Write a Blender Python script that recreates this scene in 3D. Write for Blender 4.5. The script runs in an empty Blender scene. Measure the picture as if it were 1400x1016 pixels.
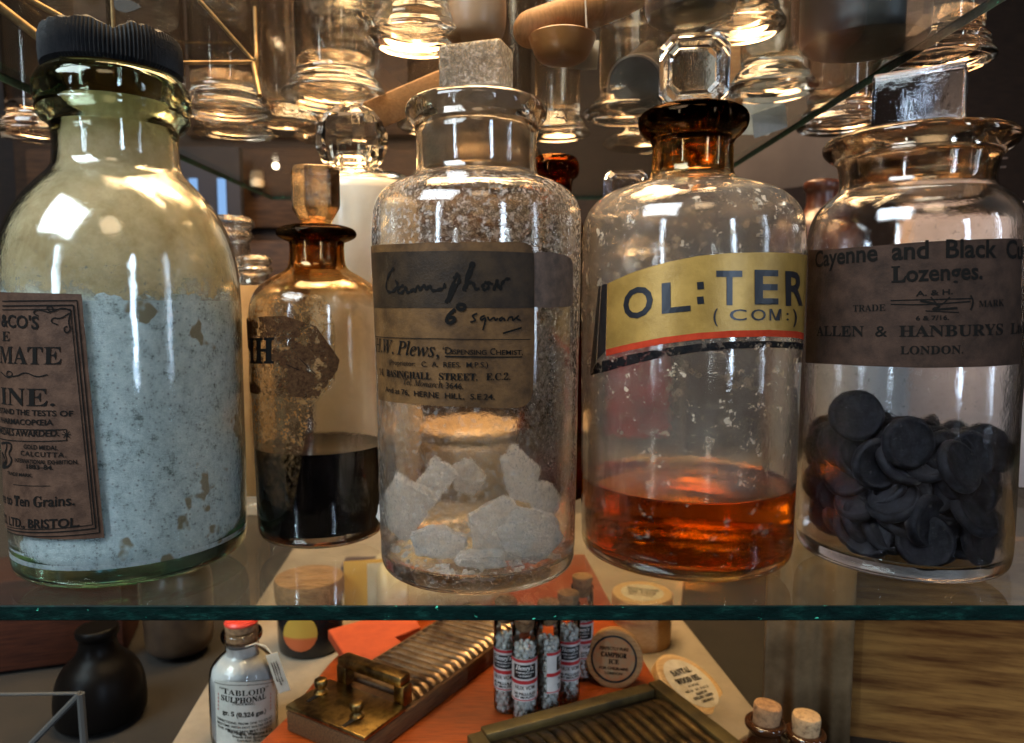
import bpy, bmesh, math, random
import numpy as np
from mathutils import Vector, Matrix, noise as mnoise
random.seed(7); rng = np.random.default_rng(7)
scene = bpy.context.scene
COL = scene.collection
# ------------------------------------------------------------------ camera
F, PITCH, CAMH = 994.0, 0.0906, 0.1484          # focal length in photo pixels (1400 wide), downward pitch, height above the glass shelf
cam = bpy.data.cameras.new('camera'); co = bpy.data.objects.new('camera', cam); COL.objects.link(co)
co.location = (0, 0, CAMH); co.rotation_euler = (math.pi/2 - PITCH, 0, 0)
cam.sensor_width = 36; cam.lens = F/1400*36; cam.clip_start = .01; cam.clip_end = 50
cam.dof.use_dof = True; cam.dof.focus_distance = .385; cam.dof.aperture_fstop = 10.0
scene.camera = co
# ------------------------------------------------------------------ world and lamps
w = bpy.data.worlds.new('World'); scene.world = w; w.use_nodes = True
wn = w.node_tree.nodes; wl = w.node_tree.links
tc = wn.new('ShaderNodeTexCoord'); nz = wn.new('ShaderNodeTexNoise'); nz.inputs['Scale'].default_value = 4.5; nz.inputs['Detail'].default_value = 3
rp = wn.new('ShaderNodeValToRGB'); e = rp.color_ramp.elements
e[0].position = .38; e[0].color = (.012, .009, .007, 1); e[1].position = .70; e[1].color = (.55, .42, .30, 1)
m1 = rp.color_ramp.elements.new(.55); m1.color = (.07, .05, .035, 1)
wl.new(tc.outputs['Generated'], nz.inputs['Vector']); wl.new(nz.outputs['Fac'], rp.inputs['Fac']); wl.new(rp.outputs['Color'], wn['Background'].inputs['Color'])
wn['Background'].inputs['Strength'].default_value = .09

def area(name, loc, target, sx, sy, power, color, spread=180):
    l = bpy.data.lights.new(name, 'AREA'); l.shape = 'RECTANGLE' if sy > .8 else 'ELLIPSE'; l.size = sx; l.size_y = sy; l.energy = power; l.color = color
    l.spread = math.radians(spread)
    o = bpy.data.objects.new(name, l); COL.objects.link(o); o.location = loc
    o.rotation_euler = (Vector(target)-Vector(loc)).to_track_quat('-Z', 'Y').to_euler(); return o
area('window_light_right', (1.15, -1.5, .45), (0, .42, .15), .08, 1.1, 13, (.58, .76, 1))
area('window_light_left', (-1.25, -1.15, .45), (-.1, .42, .12), .07, 1.0, 9, (.62, .80, 1))
area('window_light_side', (1.7, -.35, .4), (.1, .42, .12), .06, 1.0, 3, (.62, .78, 1))
area('powder_fill_light', (-1.35, -.85, 1.75), (-.23, .40, .10), 1.5, 1.1, 98, (.76, .88, 1))  # unseen cool fill, added to brighten the powder
area('room_light', (.15, -.9, 1.5), (.0, .45, .1), .6, .5, 4, (1, .74, .48))
area('cabinet_lamp', (-.10, .70, .98), (-.06, .66, 0), .85, .50, 27, (1, .66, .36))
area('cabinet_lamp_back', (.05, 1.05, .95), (-.05, .80, 0), .55, .35, 8, (1, .60, .30))
area('cabinet_lamp_front', (.03, .50, .95), (.03, .55, -.2), .55, .14, 9, (1, .68, .40))
# ------------------------------------------------------------------ render settings
scene.view_settings.view_transform = 'Standard'; scene.view_settings.look = 'None'; scene.view_settings.exposure = .25; scene.view_settings.gamma = 1
cy = scene.cycles
cy.use_denoising = True; cy.max_bounces = 28; cy.transmission_bounces = 24; cy.glossy_bounces = 8; cy.diffuse_bounces = 6
cy.transparent_max_bounces = 40; cy.volume_bounces = 0; cy.caustics_reflective = False; cy.caustics_refractive = True
cy.blur_glossy = .3; cy.sample_clamp_indirect = 60; cy.sample_clamp_direct = 0

# ------------------------------------------------------------------ pixel rays
_c, _s = math.cos(PITCH), math.sin(PITCH)
def ray(px, py):
    a = (px-700)/F; b = (508-py)/F
    return Vector((a, _c + b*_s, -_s + b*_c))
def P_y(px, py, y):
    d = ray(px, py); t = y/d.y; return Vector((d.x*t, y, CAMH + d.z*t))
def P_z(px, py, z):
    d = ray(px, py); t = (z-CAMH)/d.z; return Vector((d.x*t, d.y*t, z))

# ------------------------------------------------------------------ objects
def put(o, parent=None, label=None, cat=None, group=None, kind=None):
    COL.objects.link(o)
    if parent: o.parent = parent
    for k, v in (('label', label), ('category', cat), ('group', group), ('kind', kind)):
        if v: o[k] = v
    return o
def thing(name, label, cat, loc, rot=(0, 0, 0), group=None):
    o = bpy.data.objects.new(name, None); o.location = loc; o.rotation_euler = rot; o.empty_display_size = .02
    return put(o, None, label, cat, group)
def obj(name, bm, mat, parent=None, smooth=True, **kw):
    me = bpy.data.meshes.new(name); bm.to_mesh(me); bm.free()
    for m in (mat if isinstance(mat, (list, tuple)) else [mat]): me.materials.append(m)
    if smooth:
        for p in me.polygons: p.use_smooth = True
        try: me.set_sharp_from_angle(angle=math.radians(40))
        except Exception: pass
    return put(bpy.data.objects.new(name, me), parent, **kw)
def raw(verts, faces):
    bm = bmesh.new(); vs = [bm.verts.new(v) for v in verts]
    for f in faces:
        try: bm.faces.new([vs[i] for i in f])
        except ValueError: pass
    return bm
def join(*bms):
    r = bmesh.new()
    for b in bms:
        me = bpy.data.meshes.new('t'); b.to_mesh(me); b.free(); r.from_mesh(me); bpy.data.meshes.remove(me)
    return r
def chaikin(pts, n=2, closed=False):
    pts = [tuple(p) for p in pts]
    for _ in range(n):
        q = [] if closed else [pts[0]]
        rng_ = range(len(pts)) if closed else range(len(pts)-1)
        for i in rng_:
            a, b = pts[i], pts[(i+1) % len(pts)]
            q.append(tuple(.75*x+.25*y for x, y in zip(a, b))); q.append(tuple(.25*x+.75*y for x, y in zip(a, b)))
        if not closed: q.append(pts[-1])
        pts = q
    return pts
def lathe(prof, segs=96, wob=0, seed=0):
    bm = bmesh.new(); rings = []
    for r, z in prof:
        if r < 1e-6: rings.append([bm.verts.new((0, 0, z))])
        else:
            ring = []
            for i in range(segs):
                a = 2*math.pi*i/segs; rr = r
                if wob: rr += wob*mnoise.noise(Vector((math.cos(a)*1.5+seed, math.sin(a)*1.5, z*30)))
                ring.append(bm.verts.new((rr*math.cos(a), rr*math.sin(a), z)))
            rings.append(ring)
    for A, B in zip(rings, rings[1:]):
        if len(A) == 1 and len(B) == 1: continue
        for i in range(segs):
            j = (i+1) % segs
            if len(A) == 1: bm.faces.new((A[0], B[j], B[i]))
            elif len(B) == 1: bm.faces.new((A[i], A[j], B[0]))
            else: bm.faces.new((A[i], A[j], B[j], B[i]))
    bmesh.ops.recalc_face_normals(bm, faces=bm.faces)
    return bm
def box(cx, cy, cz, sx, sy, sz, bev=0, rz=0, seg=2):
    bm = bmesh.new(); bmesh.ops.create_cube(bm, size=1); bmesh.ops.scale(bm, vec=(sx, sy, sz), verts=bm.verts)
    if bev: bmesh.ops.bevel(bm, geom=bm.edges[:], offset=bev, segments=seg, affect='EDGES', profile=.5)
    if rz: bmesh.ops.rotate(bm, cent=(0, 0, 0), matrix=Matrix.Rotation(rz, 3, 'Z'), verts=bm.verts)
    bmesh.ops.translate(bm, vec=(cx, cy, cz), verts=bm.verts); return bm
def tube(pts, r, n=10, cap=True, taper=None):
    pts = [Vector(p) for p in pts]; bm = bmesh.new(); rings = []; up = Vector((.13, .21, .97))
    for i, p in enumerate(pts):
        t = (pts[min(i+1, len(pts)-1)]-pts[max(i-1, 0)]).normalized()
        u = t.cross(up).normalized(); v = t.cross(u); rr = r if taper is None else r*taper[i]
        rings.append([bm.verts.new(p + rr*(u*math.cos(2*math.pi*k/n)+v*math.sin(2*math.pi*k/n))) for k in range(n)])
    for A, B in zip(rings, rings[1:]):
        for k in range(n): bm.faces.new((A[k], A[(k+1) % n], B[(k+1) % n], B[k]))
    if cap: bm.faces.new(rings[0]); bm.faces.new(rings[-1])
    bmesh.ops.recalc_face_normals(bm, faces=bm.faces); return bm
def prism(poly, z0, z1, bev=0):
    bm = bmesh.new(); a = [bm.verts.new((x, y, z0)) for x, y in poly]; b = [bm.verts.new((x, y, z1)) for x, y in poly]
    bm.faces.new(a); bm.faces.new(b)
    for i in range(len(poly)):
        j = (i+1) % len(poly); bm.faces.new((a[i], a[j], b[j], b[i]))
    bmesh.ops.recalc_face_normals(bm, faces=bm.faces)
    if bev: bmesh.ops.bevel(bm, geom=bm.edges[:], offset=bev, segments=2, affect='EDGES', profile=.5)
    return bm
def rot(bm, ang, ax, cent=(0, 0, 0)):
    bmesh.ops.rotate(bm, cent=cent, matrix=Matrix.Rotation(ang, 3, ax), verts=bm.verts); return bm
def mv(bm, v):
    bmesh.ops.translate(bm, vec=v, verts=bm.verts); return bm

# ------------------------------------------------------------------ materials
class NT:
    def __init__(s, name):
        s.m = bpy.data.materials.new(name); s.m.use_nodes = True; s.t = s.m.node_tree; s.t.nodes.clear()
        s.out = s.n('ShaderNodeOutputMaterial'); s.co = None
    def n(s, typ, **kw):
        x = s.t.nodes.new(typ)
        for k, v in kw.items():
            if hasattr(x, k): setattr(x, k, v)
        return x
    def l(s, a, b): s.t.links.new(a, b)
    def coord(s):
        if not s.co: s.co = s.n('ShaderNodeTexCoord').outputs['Object']
        return s.co
    def noise(s, scale, detail=4, rough=.6, stretch=None):
        x = s.n('ShaderNodeTexNoise'); x.inputs['Scale'].default_value = scale; x.inputs['Detail'].default_value = detail; x.inputs['Roughness'].default_value = rough
        if stretch:
            mp = s.n('ShaderNodeMapping'); mp.inputs['Scale'].default_value = stretch; s.l(s.coord(), mp.inputs['Vector']); s.l(mp.outputs['Vector'], x.inputs['Vector'])
        else: s.l(s.coord(), x.inputs['Vector'])
        return x.outputs['Fac']
    def voro(s, scale):
        x = s.n('ShaderNodeTexVoronoi'); x.inputs['Scale'].default_value = scale; s.l(s.coord(), x.inputs['Vector']); return x.outputs['Distance']
    def ramp(s, fac, stops):
        r = s.n('ShaderNodeValToRGB'); els = r.color_ramp.elements
        while len(els) < len(stops): els.new(.5)
        for el, (p, c) in zip(els, stops):
            el.position = p; el.color = (c, c, c, 1) if isinstance(c, (int, float)) else (*c, 1)
        s.l(fac, r.inputs['Fac']); return r.outputs['Color']
    def math(s, op, a, b=None):
        x = s.n('ShaderNodeMath', operation=op)
        for i, v in enumerate((a, b)):
            if v is None: continue
            if isinstance(v, (int, float)): x.inputs[i].default_value = v
            else: s.l(v, x.inputs[i])
        x.use_clamp = True; return x.outputs[0]
    def zramp(s, stops, z0, z1):      # along the object's own height
        sp = s.n('ShaderNodeSeparateXYZ'); s.l(s.coord(), sp.inputs[0])
        mr = s.n('ShaderNodeMapRange'); mr.inputs[1].default_value = z0; mr.inputs[2].default_value = z1; s.l(sp.outputs['Z'], mr.inputs[0])
        return s.ramp(mr.outputs[0], stops)
    def bump(s, h, strength, dist=.001):
        b = s.n('ShaderNodeBump'); b.inputs['Strength'].default_value = strength; b.inputs['Distance'].default_value = dist; s.l(h, b.inputs['Height']); return b.outputs['Normal']
    def pbr(s, color, rough=.5, metal=0, trans=0, ior=1.5, normal=None, spec=.5, sss=0, coat=0):
        p = s.n('ShaderNodeBsdfPrincipled')
        def st(k, v):
            if v is None: return
            if isinstance(v, (int, float)): p.inputs[k].default_value = v
            elif isinstance(v, tuple): p.inputs[k].default_value = (*v, 1)
            else: s.l(v, p.inputs[k])
        st('Base Color', color); st('Roughness', rough); st('Metallic', metal); st('Transmission Weight', trans); st('IOR', ior); st('Specular IOR Level', spec); st('Coat Weight', coat)
        if sss: st('Subsurface Weight', sss); p.inputs['Subsurface Scale'].default_value = .004; p.inputs['Subsurface Radius'].default_value = (1, .9, .8)
        if normal is not None: s.l(normal, p.inputs['Normal'])
        return p.outputs[0]
    def mix(s, fac, a, b):
        x = s.n('ShaderNodeMixShader')
        if isinstance(fac, (int, float)): x.inputs[0].default_value = fac
        else: s.l(fac, x.inputs[0])
        s.l(a, x.inputs[1]); s.l(b, x.inputs[2]); return x.outputs[0]
    def transp(s, c=(1, 1, 1)):
        t = s.n('ShaderNodeBsdfTransparent'); t.inputs[0].default_value = (*c, 1); return t.outputs[0]
    def done(s, sh, vol=None):
        s.l(sh, s.out.inputs['Surface'])
        if vol: s.l(vol, s.out.inputs['Volume'])
        return s.m
    def absorb(s, c, d):
        v = s.n('ShaderNodeVolumeAbsorption'); v.inputs['Color'].default_value = (*c, 1); v.inputs['Density'].default_value = d; return v.outputs[0]

def solid(name, c, rough=.6, c2=None, scale=120, metal=0, bump=0, bscale=None, stretch=None, lo=.35, hi=.65, spec=.5, coat=0, detail=5):
    k = NT(name); col = c
    if c2: col = k.ramp(k.noise(scale, detail, .65, stretch), [(lo, c), (hi, c2)])
    nm = k.bump(k.noise(bscale or scale*2, 5, .7, stretch), bump) if bump else None
    return k.done(k.pbr(col, rough, metal, normal=nm, spec=spec, coat=coat))
def glass(name, tint=(1, 1, 1), rough=0., ior=1.5, absorb=None, wave=.12, wscale=45, grime=None, ztint=None):
    """solid glass; grime = list of (colour, noise scale, lo, hi, max, z-stops or None, z0, z1)"""
    k = NT(name); nm = k.bump(k.noise(wscale, 7, .62), wave, .002) if wave else None
    g = k.n('ShaderNodeBsdfGlass'); g.inputs['Color'].default_value = (*tint, 1); g.inputs['Roughness'].default_value = rough; g.inputs['IOR'].default_value = ior
    if ztint: k.l(k.zramp(*ztint), g.inputs['Color'])
    if nm is not None: k.l(nm, g.inputs['Normal'])
    sh = g.outputs[0]
    for c, sc, lo, hi, mx, zs, z0, z1 in (grime or []):
        f = k.ramp(k.noise(sc, 6, .7), [(lo, 0.), (hi, float(mx))])
        if zs: f = k.math('MULTIPLY', f, k.zramp(zs, z0, z1))
        d = k.n('ShaderNodeBsdfDiffuse'); d.inputs[0].default_value = (*c, 1)
        t = k.n('ShaderNodeBsdfTranslucent'); t.inputs[0].default_value = (*c, 1)
        sh = k.mix(f, sh, k.mix(.45, d.outputs[0], t.outputs[0]))
    return k.done(sh, k.absorb(*absorb) if absorb else None)
def sheetglass(name, tint, rough=.02, fac=1.0, dust=0):
    """one thin clear sheet: lets light straight through, mirrors by Fresnel"""
    k = NT(name); fr = k.n('ShaderNodeFresnel'); fr.inputs[0].default_value = 1.5
    g = k.n('ShaderNodeBsdfGlossy'); g.inputs['Roughness'].default_value = rough
    sh = k.mix(k.math('MULTIPLY', fr.outputs[0], fac), k.transp(tint), g.outputs[0])
    if dust:
        d = k.n('ShaderNodeBsdfDiffuse'); d.inputs[0].default_value = (.5, .45, .38, 1)
        sh = k.mix(k.ramp(k.noise(900, 4, .8), [(.62, dust*.25), (.72, dust)]), sh, d.outputs[0])
    return k.done(sh)
def film(name, c, c2, layers, trl=.5, rough=.6, scale=200):
    """dried residue on the glass: bare where the noise is low"""
    k = NT(name); col = k.ramp(k.noise(scale, 6, .7), [(.35, c), (.65, c2)])
    d = k.n('ShaderNodeBsdfDiffuse'); t = k.n('ShaderNodeBsdfTranslucent'); k.l(col, d.inputs[0]); k.l(col, t.inputs[0])
    f = None
    for sc, lo, hi, mx, zs, z0, z1 in layers:
        q = k.ramp(k.noise(sc, 7, .72), [(lo, 0.), (hi, float(mx))])
        if zs: q = k.math('MULTIPLY', q, k.zramp(zs, z0, z1))
        f = q if f is None else k.math('MAXIMUM', f, q)
    return k.done(k.mix(f, k.transp(), k.mix(trl, d.outputs[0], t.outputs[0])))
def wood(name, a, b, axis=(2, 30, 30), scale=18, rough=.6, coat=0, spec=.12):
    return solid(name, a, rough, b, scale, stretch=axis, bump=.25, bscale=scale*2, coat=coat, spec=spec)

M = {}
M['ink'] = solid('printing_ink', (.005, .004, .003), .85, spec=.1)
M['ink_soft'] = solid('faded_ink', (.022, .013, .010), .8, (.07, .04, .028), 700)
M['ink_red'] = solid('red_ink', (.35, .03, .02), .6)
M['white_ink'] = solid('white_ink', (.75, .73, .70), .6)
M['paper_brown'] = solid('aged_label_paper', (.040, .020, .0115), .62, (.078, .041, .024), 130, bump=.35, bscale=900, spec=.15)
M['paper_ochre'] = solid('ochre_label_paper', (.045, .022, .008), .5, (.115, .056, .018), 75, bump=.3, bscale=700, spec=.15)
M['paper_dark'] = solid('dark_label_paper', (.045, .026, .017), .6, (.12, .07, .045), 160, bump=.5, bscale=900)
M['paper_band'] = solid('darkened_paper', (.014, .008, .004), .5, (.034, .019, .008), 90, bump=.3, bscale=900, spec=.15)
M['paper_choc'] = solid('chocolate_label_paper', (.020, .011, .007), .7, (.045, .024, .015), 90, bump=.3, bscale=800, spec=.12)
M['paper_cream'] = solid('cream_paper', (.60, .52, .40), .8, (.45, .37, .27), 60, bump=.15)
M['paper_grey'] = solid('grey_paper', (.34, .37, .35), .8, (.45, .47, .44), 60)
M['paper_white'] = solid('white_paper', (.62, .58, .54), .8, (.5, .45, .42), 50)
M['powder'] = None
M['black_bakelite'] = solid('black_bakelite', (.006, .006, .007), .5, (.016, .014, .014), 200, bump=.4, bscale=500, spec=.2)
M['cork'] = solid('cork', (.40, .21, .095), .9, (.14, .065, .03), 260, bump=.6, bscale=600, lo=.42, hi=.72)
M['cork_pale'] = solid('pale_cork', (.50, .31, .155), .9, (.17, .085, .04), 260, bump=.6, bscale=600, lo=.48, hi=.72)
M['brass'] = solid('aged_brass', (.42, .27, .09), .28, (.10, .062, .026), 70, metal=1, bump=.15, bscale=500, lo=.38, hi=.62)
M['brass_rod'] = solid('brass_wire', (.22, .14, .06), .5, (.10, .065, .03), 120, metal=1)
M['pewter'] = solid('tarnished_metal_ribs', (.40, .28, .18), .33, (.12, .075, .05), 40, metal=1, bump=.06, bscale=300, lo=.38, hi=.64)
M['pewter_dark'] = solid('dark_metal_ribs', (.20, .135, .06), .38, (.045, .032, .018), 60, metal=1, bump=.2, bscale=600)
M['wood_red'] = wood('red_mahogany', (.36, .066, .010), (.17, .028, .006), (3, 40, 40), 14, .3, coat=.25, spec=.3)
M['wood_brown'] = wood('brown_wood', (.16, .075, .03), (.075, .035, .016), (3, 40, 40), 16)
M['wood_dark'] = wood('dark_wood', (.014, .008, .005), (.005, .003, .002), (3, 30, 30), 10)
M['wood_pale'] = wood('pale_boxwood', (.58, .38, .19), (.46, .27, .12), (3, 40, 40), 16)
M['wood_tan'] = wood('tan_wood', (.42, .22, .09), (.28, .14, .055), (3, 40, 40), 16)
M['wood_side'] = wood('brown_panel_wood', (.34, .165, .045), (.10, .036, .010), (2.2, 2.2, 26), 6, .6)
M['board'] = solid('grey_beige_board', (.30, .235, .17), .75, (.20, .155, .11), 14, bump=.1)
M['floor_dark'] = solid('dark_brown_floor', (.016, .010, .006), .8, (.008, .005, .003), 12, bump=.15)
M['cream_glaze'] = solid('cream_glaze', (.74, .62, .44), .25, (.66, .52, .34), 30)
M['white_glaze'] = solid('white_porcelain', (.80, .70, .56), .18, (.72, .60, .46), 25)
M['black_glaze'] = solid('black_glaze', (.012, .010, .010), .2)
M['dark_brown'] = solid('dark_brown_glaze', (.035, .020, .013), .3, (.06, .035, .02), 40)
M['dark_metal'] = solid('dark_grey_metal', (.045, .047, .045), .38, (.02, .02, .02), 50, metal=.6)
M['steel'] = solid('dull_steel', (.34, .32, .28), .3, (.2, .18, .16), 60, metal=1)
M['grey_frame'] = solid('grey_frame_paint', (.07, .065, .06), .7, spec=.1)
M['red_wax'] = solid('red_wax', (.75, .06, .035), .4)
M['orange_cloth'] = solid('orange_red_paper', (.46, .066, .014), .7, (.36, .045, .010), 60)
M['yellow_paper'] = solid('yellow_paper', (.62, .33, .035), .6)
M['shelf_edge'] = None

# powder
k = NT('chalky_powder')
c = k.ramp(k.noise(150, 10, .82), [(.36, (.20, .24, .24)), (.45, (.64, .73, .75)), (.60, (.86, .92, .93))])
sp = k.ramp(k.voro(330), [(.08, .30), (.26, 1.)])
mx = k.n('ShaderNodeMix', data_type='RGBA', blend_type='MULTIPLY'); mx.inputs[0].default_value = .7
k.l(c, mx.inputs[6]); k.l(sp, mx.inputs[7])
st = k.ramp(k.noise(34, 3, .5), [(.615, 0.), (.635, 1.)])
m2 = k.n('ShaderNodeMix', data_type='RGBA'); k.l(st, m2.inputs[0]); k.l(mx.outputs[2], m2.inputs[6]); m2.inputs[7].default_value = (.34, .27, .17, 1)
M['powder'] = k.done(k.pbr(m2.outputs[2], .85, normal=k.bump(k.noise(260, 9, .85), 1., .004)))
# shelf edge: dark green ground edge with brighter flakes
k = NT('green_glass_edge')
c = k.ramp(k.noise(60, 7, .75, (1, 1, 3)), [(.35, (.001, .004, .0035)), (.55, (.002, .011, .009)), (.72, (.007, .04, .03)), (.86, (.03, .2, .13))])
fk = k.ramp(k.noise(150, 3, .6, (1, 1, 1.6)), [(.685, 0.), (.73, 1.)]); mg = k.n('ShaderNodeMix', data_type='RGBA'); k.l(fk, mg.inputs[0]); k.l(c, mg.inputs[6]); mg.inputs[7].default_value = (.06, .42, .26, 1); c = mg.outputs[2]
M['shelf_edge'] = k.done(k.pbr(c, .5, normal=k.bump(k.noise(110, 5, .7, (1, 1, 2)), .5, .002), spec=.05))
M['sheet'] = sheetglass('clear_sheet_glass', (.93, .96, .93), .015, .38, dust=.05)
M['sheet_up'] = sheetglass('clear_sheet_glass_upper', (.92, .93, .90), .02, .30, dust=.05)
M['vial_glass'] = sheetglass('thin_vial_glass', (.94, .94, .92), .03, 1.0)
M['pellets'] = solid('white_pellets', (.84, .80, .74), .35)

# ------------------------------------------------------------------ surfaces one can print on
class Cyl:                                   # around a vertical axis at c; radius from the outer profile; local coordinates
    def __init__(s, c, prof, z0=0): s.c = Vector(c); s.z0 = z0; s.p = sorted([(z, r) for r, z in prof]); s.zs = [a for a, _ in s.p]; s.rs = [b for _, b in s.p]
    def rad(s, z): return float(np.interp(z, s.zs, s.rs))
    def hit(s, px, py):
        d = ray(px, py); R = s.rad(.1); 
        for _ in range(6):
            ox, oy = -s.c.x, -s.c.y; a = d.x**2+d.y**2; b = ox*d.x+oy*d.y; cc = ox*ox+oy*oy-R*R; D = b*b-a*cc
            t = (-b-math.sqrt(max(D, 0)))/a; z = CAMH+d.z*t-s.c.z; R = s.rad(z)
        x, y = ox+d.x*t, oy+d.y*t
        return (math.atan2(x, -y)*.06, z)     # u = angle from facing the camera's plane, scaled to ~arc length
    def pos(s, u, v, off):
        a = u/.06; r = s.rad(v)+off; return Vector((math.sin(a)*r, -math.cos(a)*r, v))
class Plane:                                 # origin o, axes u, v (unit) in the parent's local space; world matrix m of the parent
    def __init__(s, o, u, v, m=None): s.o = Vector(o); s.u = Vector(u).normalized(); s.v = Vector(v).normalized(); s.n = s.u.cross(s.v).normalized(); s.m = m or Matrix()
    def hit(s, px, py):
        mi = s.m.inverted(); o = mi @ Vector((0, 0, CAMH)); d = mi.to_3x3() @ ray(px, py); t = (s.o-o).dot(s.n)/d.dot(s.n); q = o+d*t-s.o
        return (q.dot(s.u), q.dot(s.v))
    def pos(s, u, v, off): return s.o+s.u*u+s.v*v+s.n*off
_tcache = {}
def glyphs(body, bold=.0, shear=0., space=1.):
    key = (body, bold, shear, space)
    if key in _tcache: return _tcache[key]
    cu = bpy.data.curves.new('t', 'FONT'); cu.body = body; cu.offset = bold; cu.shear = shear; cu.space_character = space; cu.resolution_u = 3; cu.fill_mode = 'FRONT'
    o = bpy.data.objects.new('t', cu); COL.objects.link(o)
    me = o.evaluated_get(bpy.context.evaluated_depsgraph_get()).to_mesh()
    bm = bmesh.new(); bm.from_mesh(me); bmesh.ops.triangulate(bm, faces=bm.faces)
    for _ in range(3):
        es = [e_ for e_ in bm.edges if e_.calc_length() > .22]
        if not es: break
        bmesh.ops.subdivide_edges(bm, edges=es, cuts=1); bmesh.ops.triangulate(bm, faces=bm.faces)
    bm.verts.index_update(); v = np.array([(q.co.x, q.co.y) for q in bm.verts]); f = [tuple(q.index for q in p.verts) for p in bm.faces]; bm.free()
    bpy.data.objects.remove(o); bpy.data.curves.remove(cu)
    _tcache[key] = (v, f); return v, f
class Ink:                                   # collects print on one surface into one mesh
    def __init__(s, S, off): s.S = S; s.off = off; s.v = []; s.f = []
    def text(s, body, p0, p1, h, bold=0., shear=0., space=1., sag=0.):
        """p0, p1: baseline start and end in photo pixels, h: capital height in pixels, sag: middle of the baseline dropped by this many pixels"""
        v, f = glyphs(body, bold, shear, space)
        if len(v) == 0: return
        a, b = s.S.hit(*p0), s.S.hit(*p1); top = s.S.hit(p0[0]*.5+p1[0]*.5, p0[1]*.5+p1[1]*.5-h); mid = s.S.hit(p0[0]*.5+p1[0]*.5, p0[1]*.5+p1[1]*.5); md = s.S.hit(p0[0]*.5+p1[0]*.5, p0[1]*.5+p1[1]*.5+sag)
        x0, x1 = v[:, 0].min(), v[:, 0].max(); ks = ((top[0]-mid[0])/.69, (top[1]-mid[1])/.69); n0 = len(s.v)
        for x, y in v:
            t = (x-x0)/(x1-x0); q = 4*t*(1-t)
            s.v.append(s.S.pos(a[0]+(b[0]-a[0])*t+ks[0]*y+q*(md[0]-mid[0]), a[1]+(b[1]-a[1])*t+ks[1]*y+q*(md[1]-mid[1]), s.off))
        s.f += [tuple(i+n0 for i in g) for g in f]
    def line(s, pts, wpx, smooth=2, taper=False):
        """a pen stroke through photo pixels"""
        P = [s.S.hit(*p) for p in pts]; s.stroke(P, wpx*.00041, smooth, taper)
    def stroke(s, P, wd, smooth=2, taper=False):
        if smooth: P = chaikin(P, smooth)
        Q = [P[0]]
        for a, b in zip(P, P[1:]):
            m_ = max(1, int(math.hypot(b[0]-a[0], b[1]-a[1])/.004)); Q += [(a[0]+(b[0]-a[0])*i/m_, a[1]+(b[1]-a[1])*i/m_) for i in range(1, m_+1)]
        P = Q
        n = len(P); n0 = len(s.v)
        for i, p in enumerate(P):
            a, b = P[max(i-1, 0)], P[min(i+1, n-1)]; dx, dy = b[0]-a[0], b[1]-a[1]; L = math.hypot(dx, dy) or 1e-9
            ww = wd*.5*(1 if not taper else .45+.75*abs(math.sin(i*.37)))
            s.v.append(s.S.pos(p[0]-dy/L*ww, p[1]+dx/L*ww, s.off)); s.v.append(s.S.pos(p[0]+dy/L*ww, p[1]-dx/L*ww, s.off))
        s.f += [(n0+2*i, n0+2*i+1, n0+2*i+3, n0+2*i+2) for i in range(n-1)]
    def build(s, name, mat, parent): return obj(name, raw(s.v, s.f), mat, parent, smooth=False)
def patch(S, up, lo, off, rows=10, sub=4):
    """sheet between two pixel polylines with the same number of points"""
    U = [S.hit(*p) for p in up]; L = [S.hit(*p) for p in lo]; return patch_uv(S, U, L, off, rows, sub)
def patch_uv(S, U, L, off, rows=10, sub=4):
    vs = []; fs = []; n = (len(U)-1)*sub+1
    for i in range(n):
        k_ = min(i//sub, len(U)-2); t = (i-k_*sub)/sub
        a = [U[k_][j]*(1-t)+U[k_+1][j]*t for j in (0, 1)]; b = [L[k_][j]*(1-t)+L[k_+1][j]*t for j in (0, 1)]
        for r in range(rows+1):
            q = r/rows; vs.append(S.pos(a[0]*(1-q)+b[0]*q, a[1]*(1-q)+b[1]*q, off))
    m = rows+1
    for i in range(n-1):
        for r in range(rows): fs.append((i*m+r, (i+1)*m+r, (i+1)*m+r+1, i*m+r+1))
    return raw(vs, fs)
def mm(pts): return [(a*.001, b*.001) for a, b in pts]
def offset_in(prof, t):
    out = []
    for i, (r, z) in enumerate(prof):
        a, b = prof[max(i-1, 0)], prof[min(i+1, len(prof)-1)]; dr, dz = b[0]-a[0], b[1]-a[1]; L = math.hypot(dr, dz) or 1
        out.append((max(r - t*dz/L, .0005), z + t*dr/L))
    return out
def bottle_glass(body, lip, wall, base, bore_top):
    """closed thick-walled glass; body: outer wall from the foot to the neck top; lip: outline of the mouth ring"""
    outer = chaikin(body, 2); inner = [p for p in offset_in(outer, wall) if p[1] > base+.003]
    zs = [p[1] for p in inner]
    prof = [(0, 0), (body[0][0]*.6, .0)] + outer + chaikin(lip, 2) + [bore_top] + inner[::-1] + [(inner[0][0]*.96, base+.001), (inner[0][0]*.85, base), (0, base+.001)]
    return prof, inner

SHELF_T = .0078; FRONT = .3487
# ================================================================== the setting
obj('backdrop', join(box(0, 1.62, .2, 4.4, .04, 3.2)), M['wood_dark'], smooth=False, kind='structure')
ZF = -.205
fb = obj('floor', box(0, .95, ZF-.02-.003, 2.6, 1.3, .04), M['floor_dark'], smooth=False, kind='structure')
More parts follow.
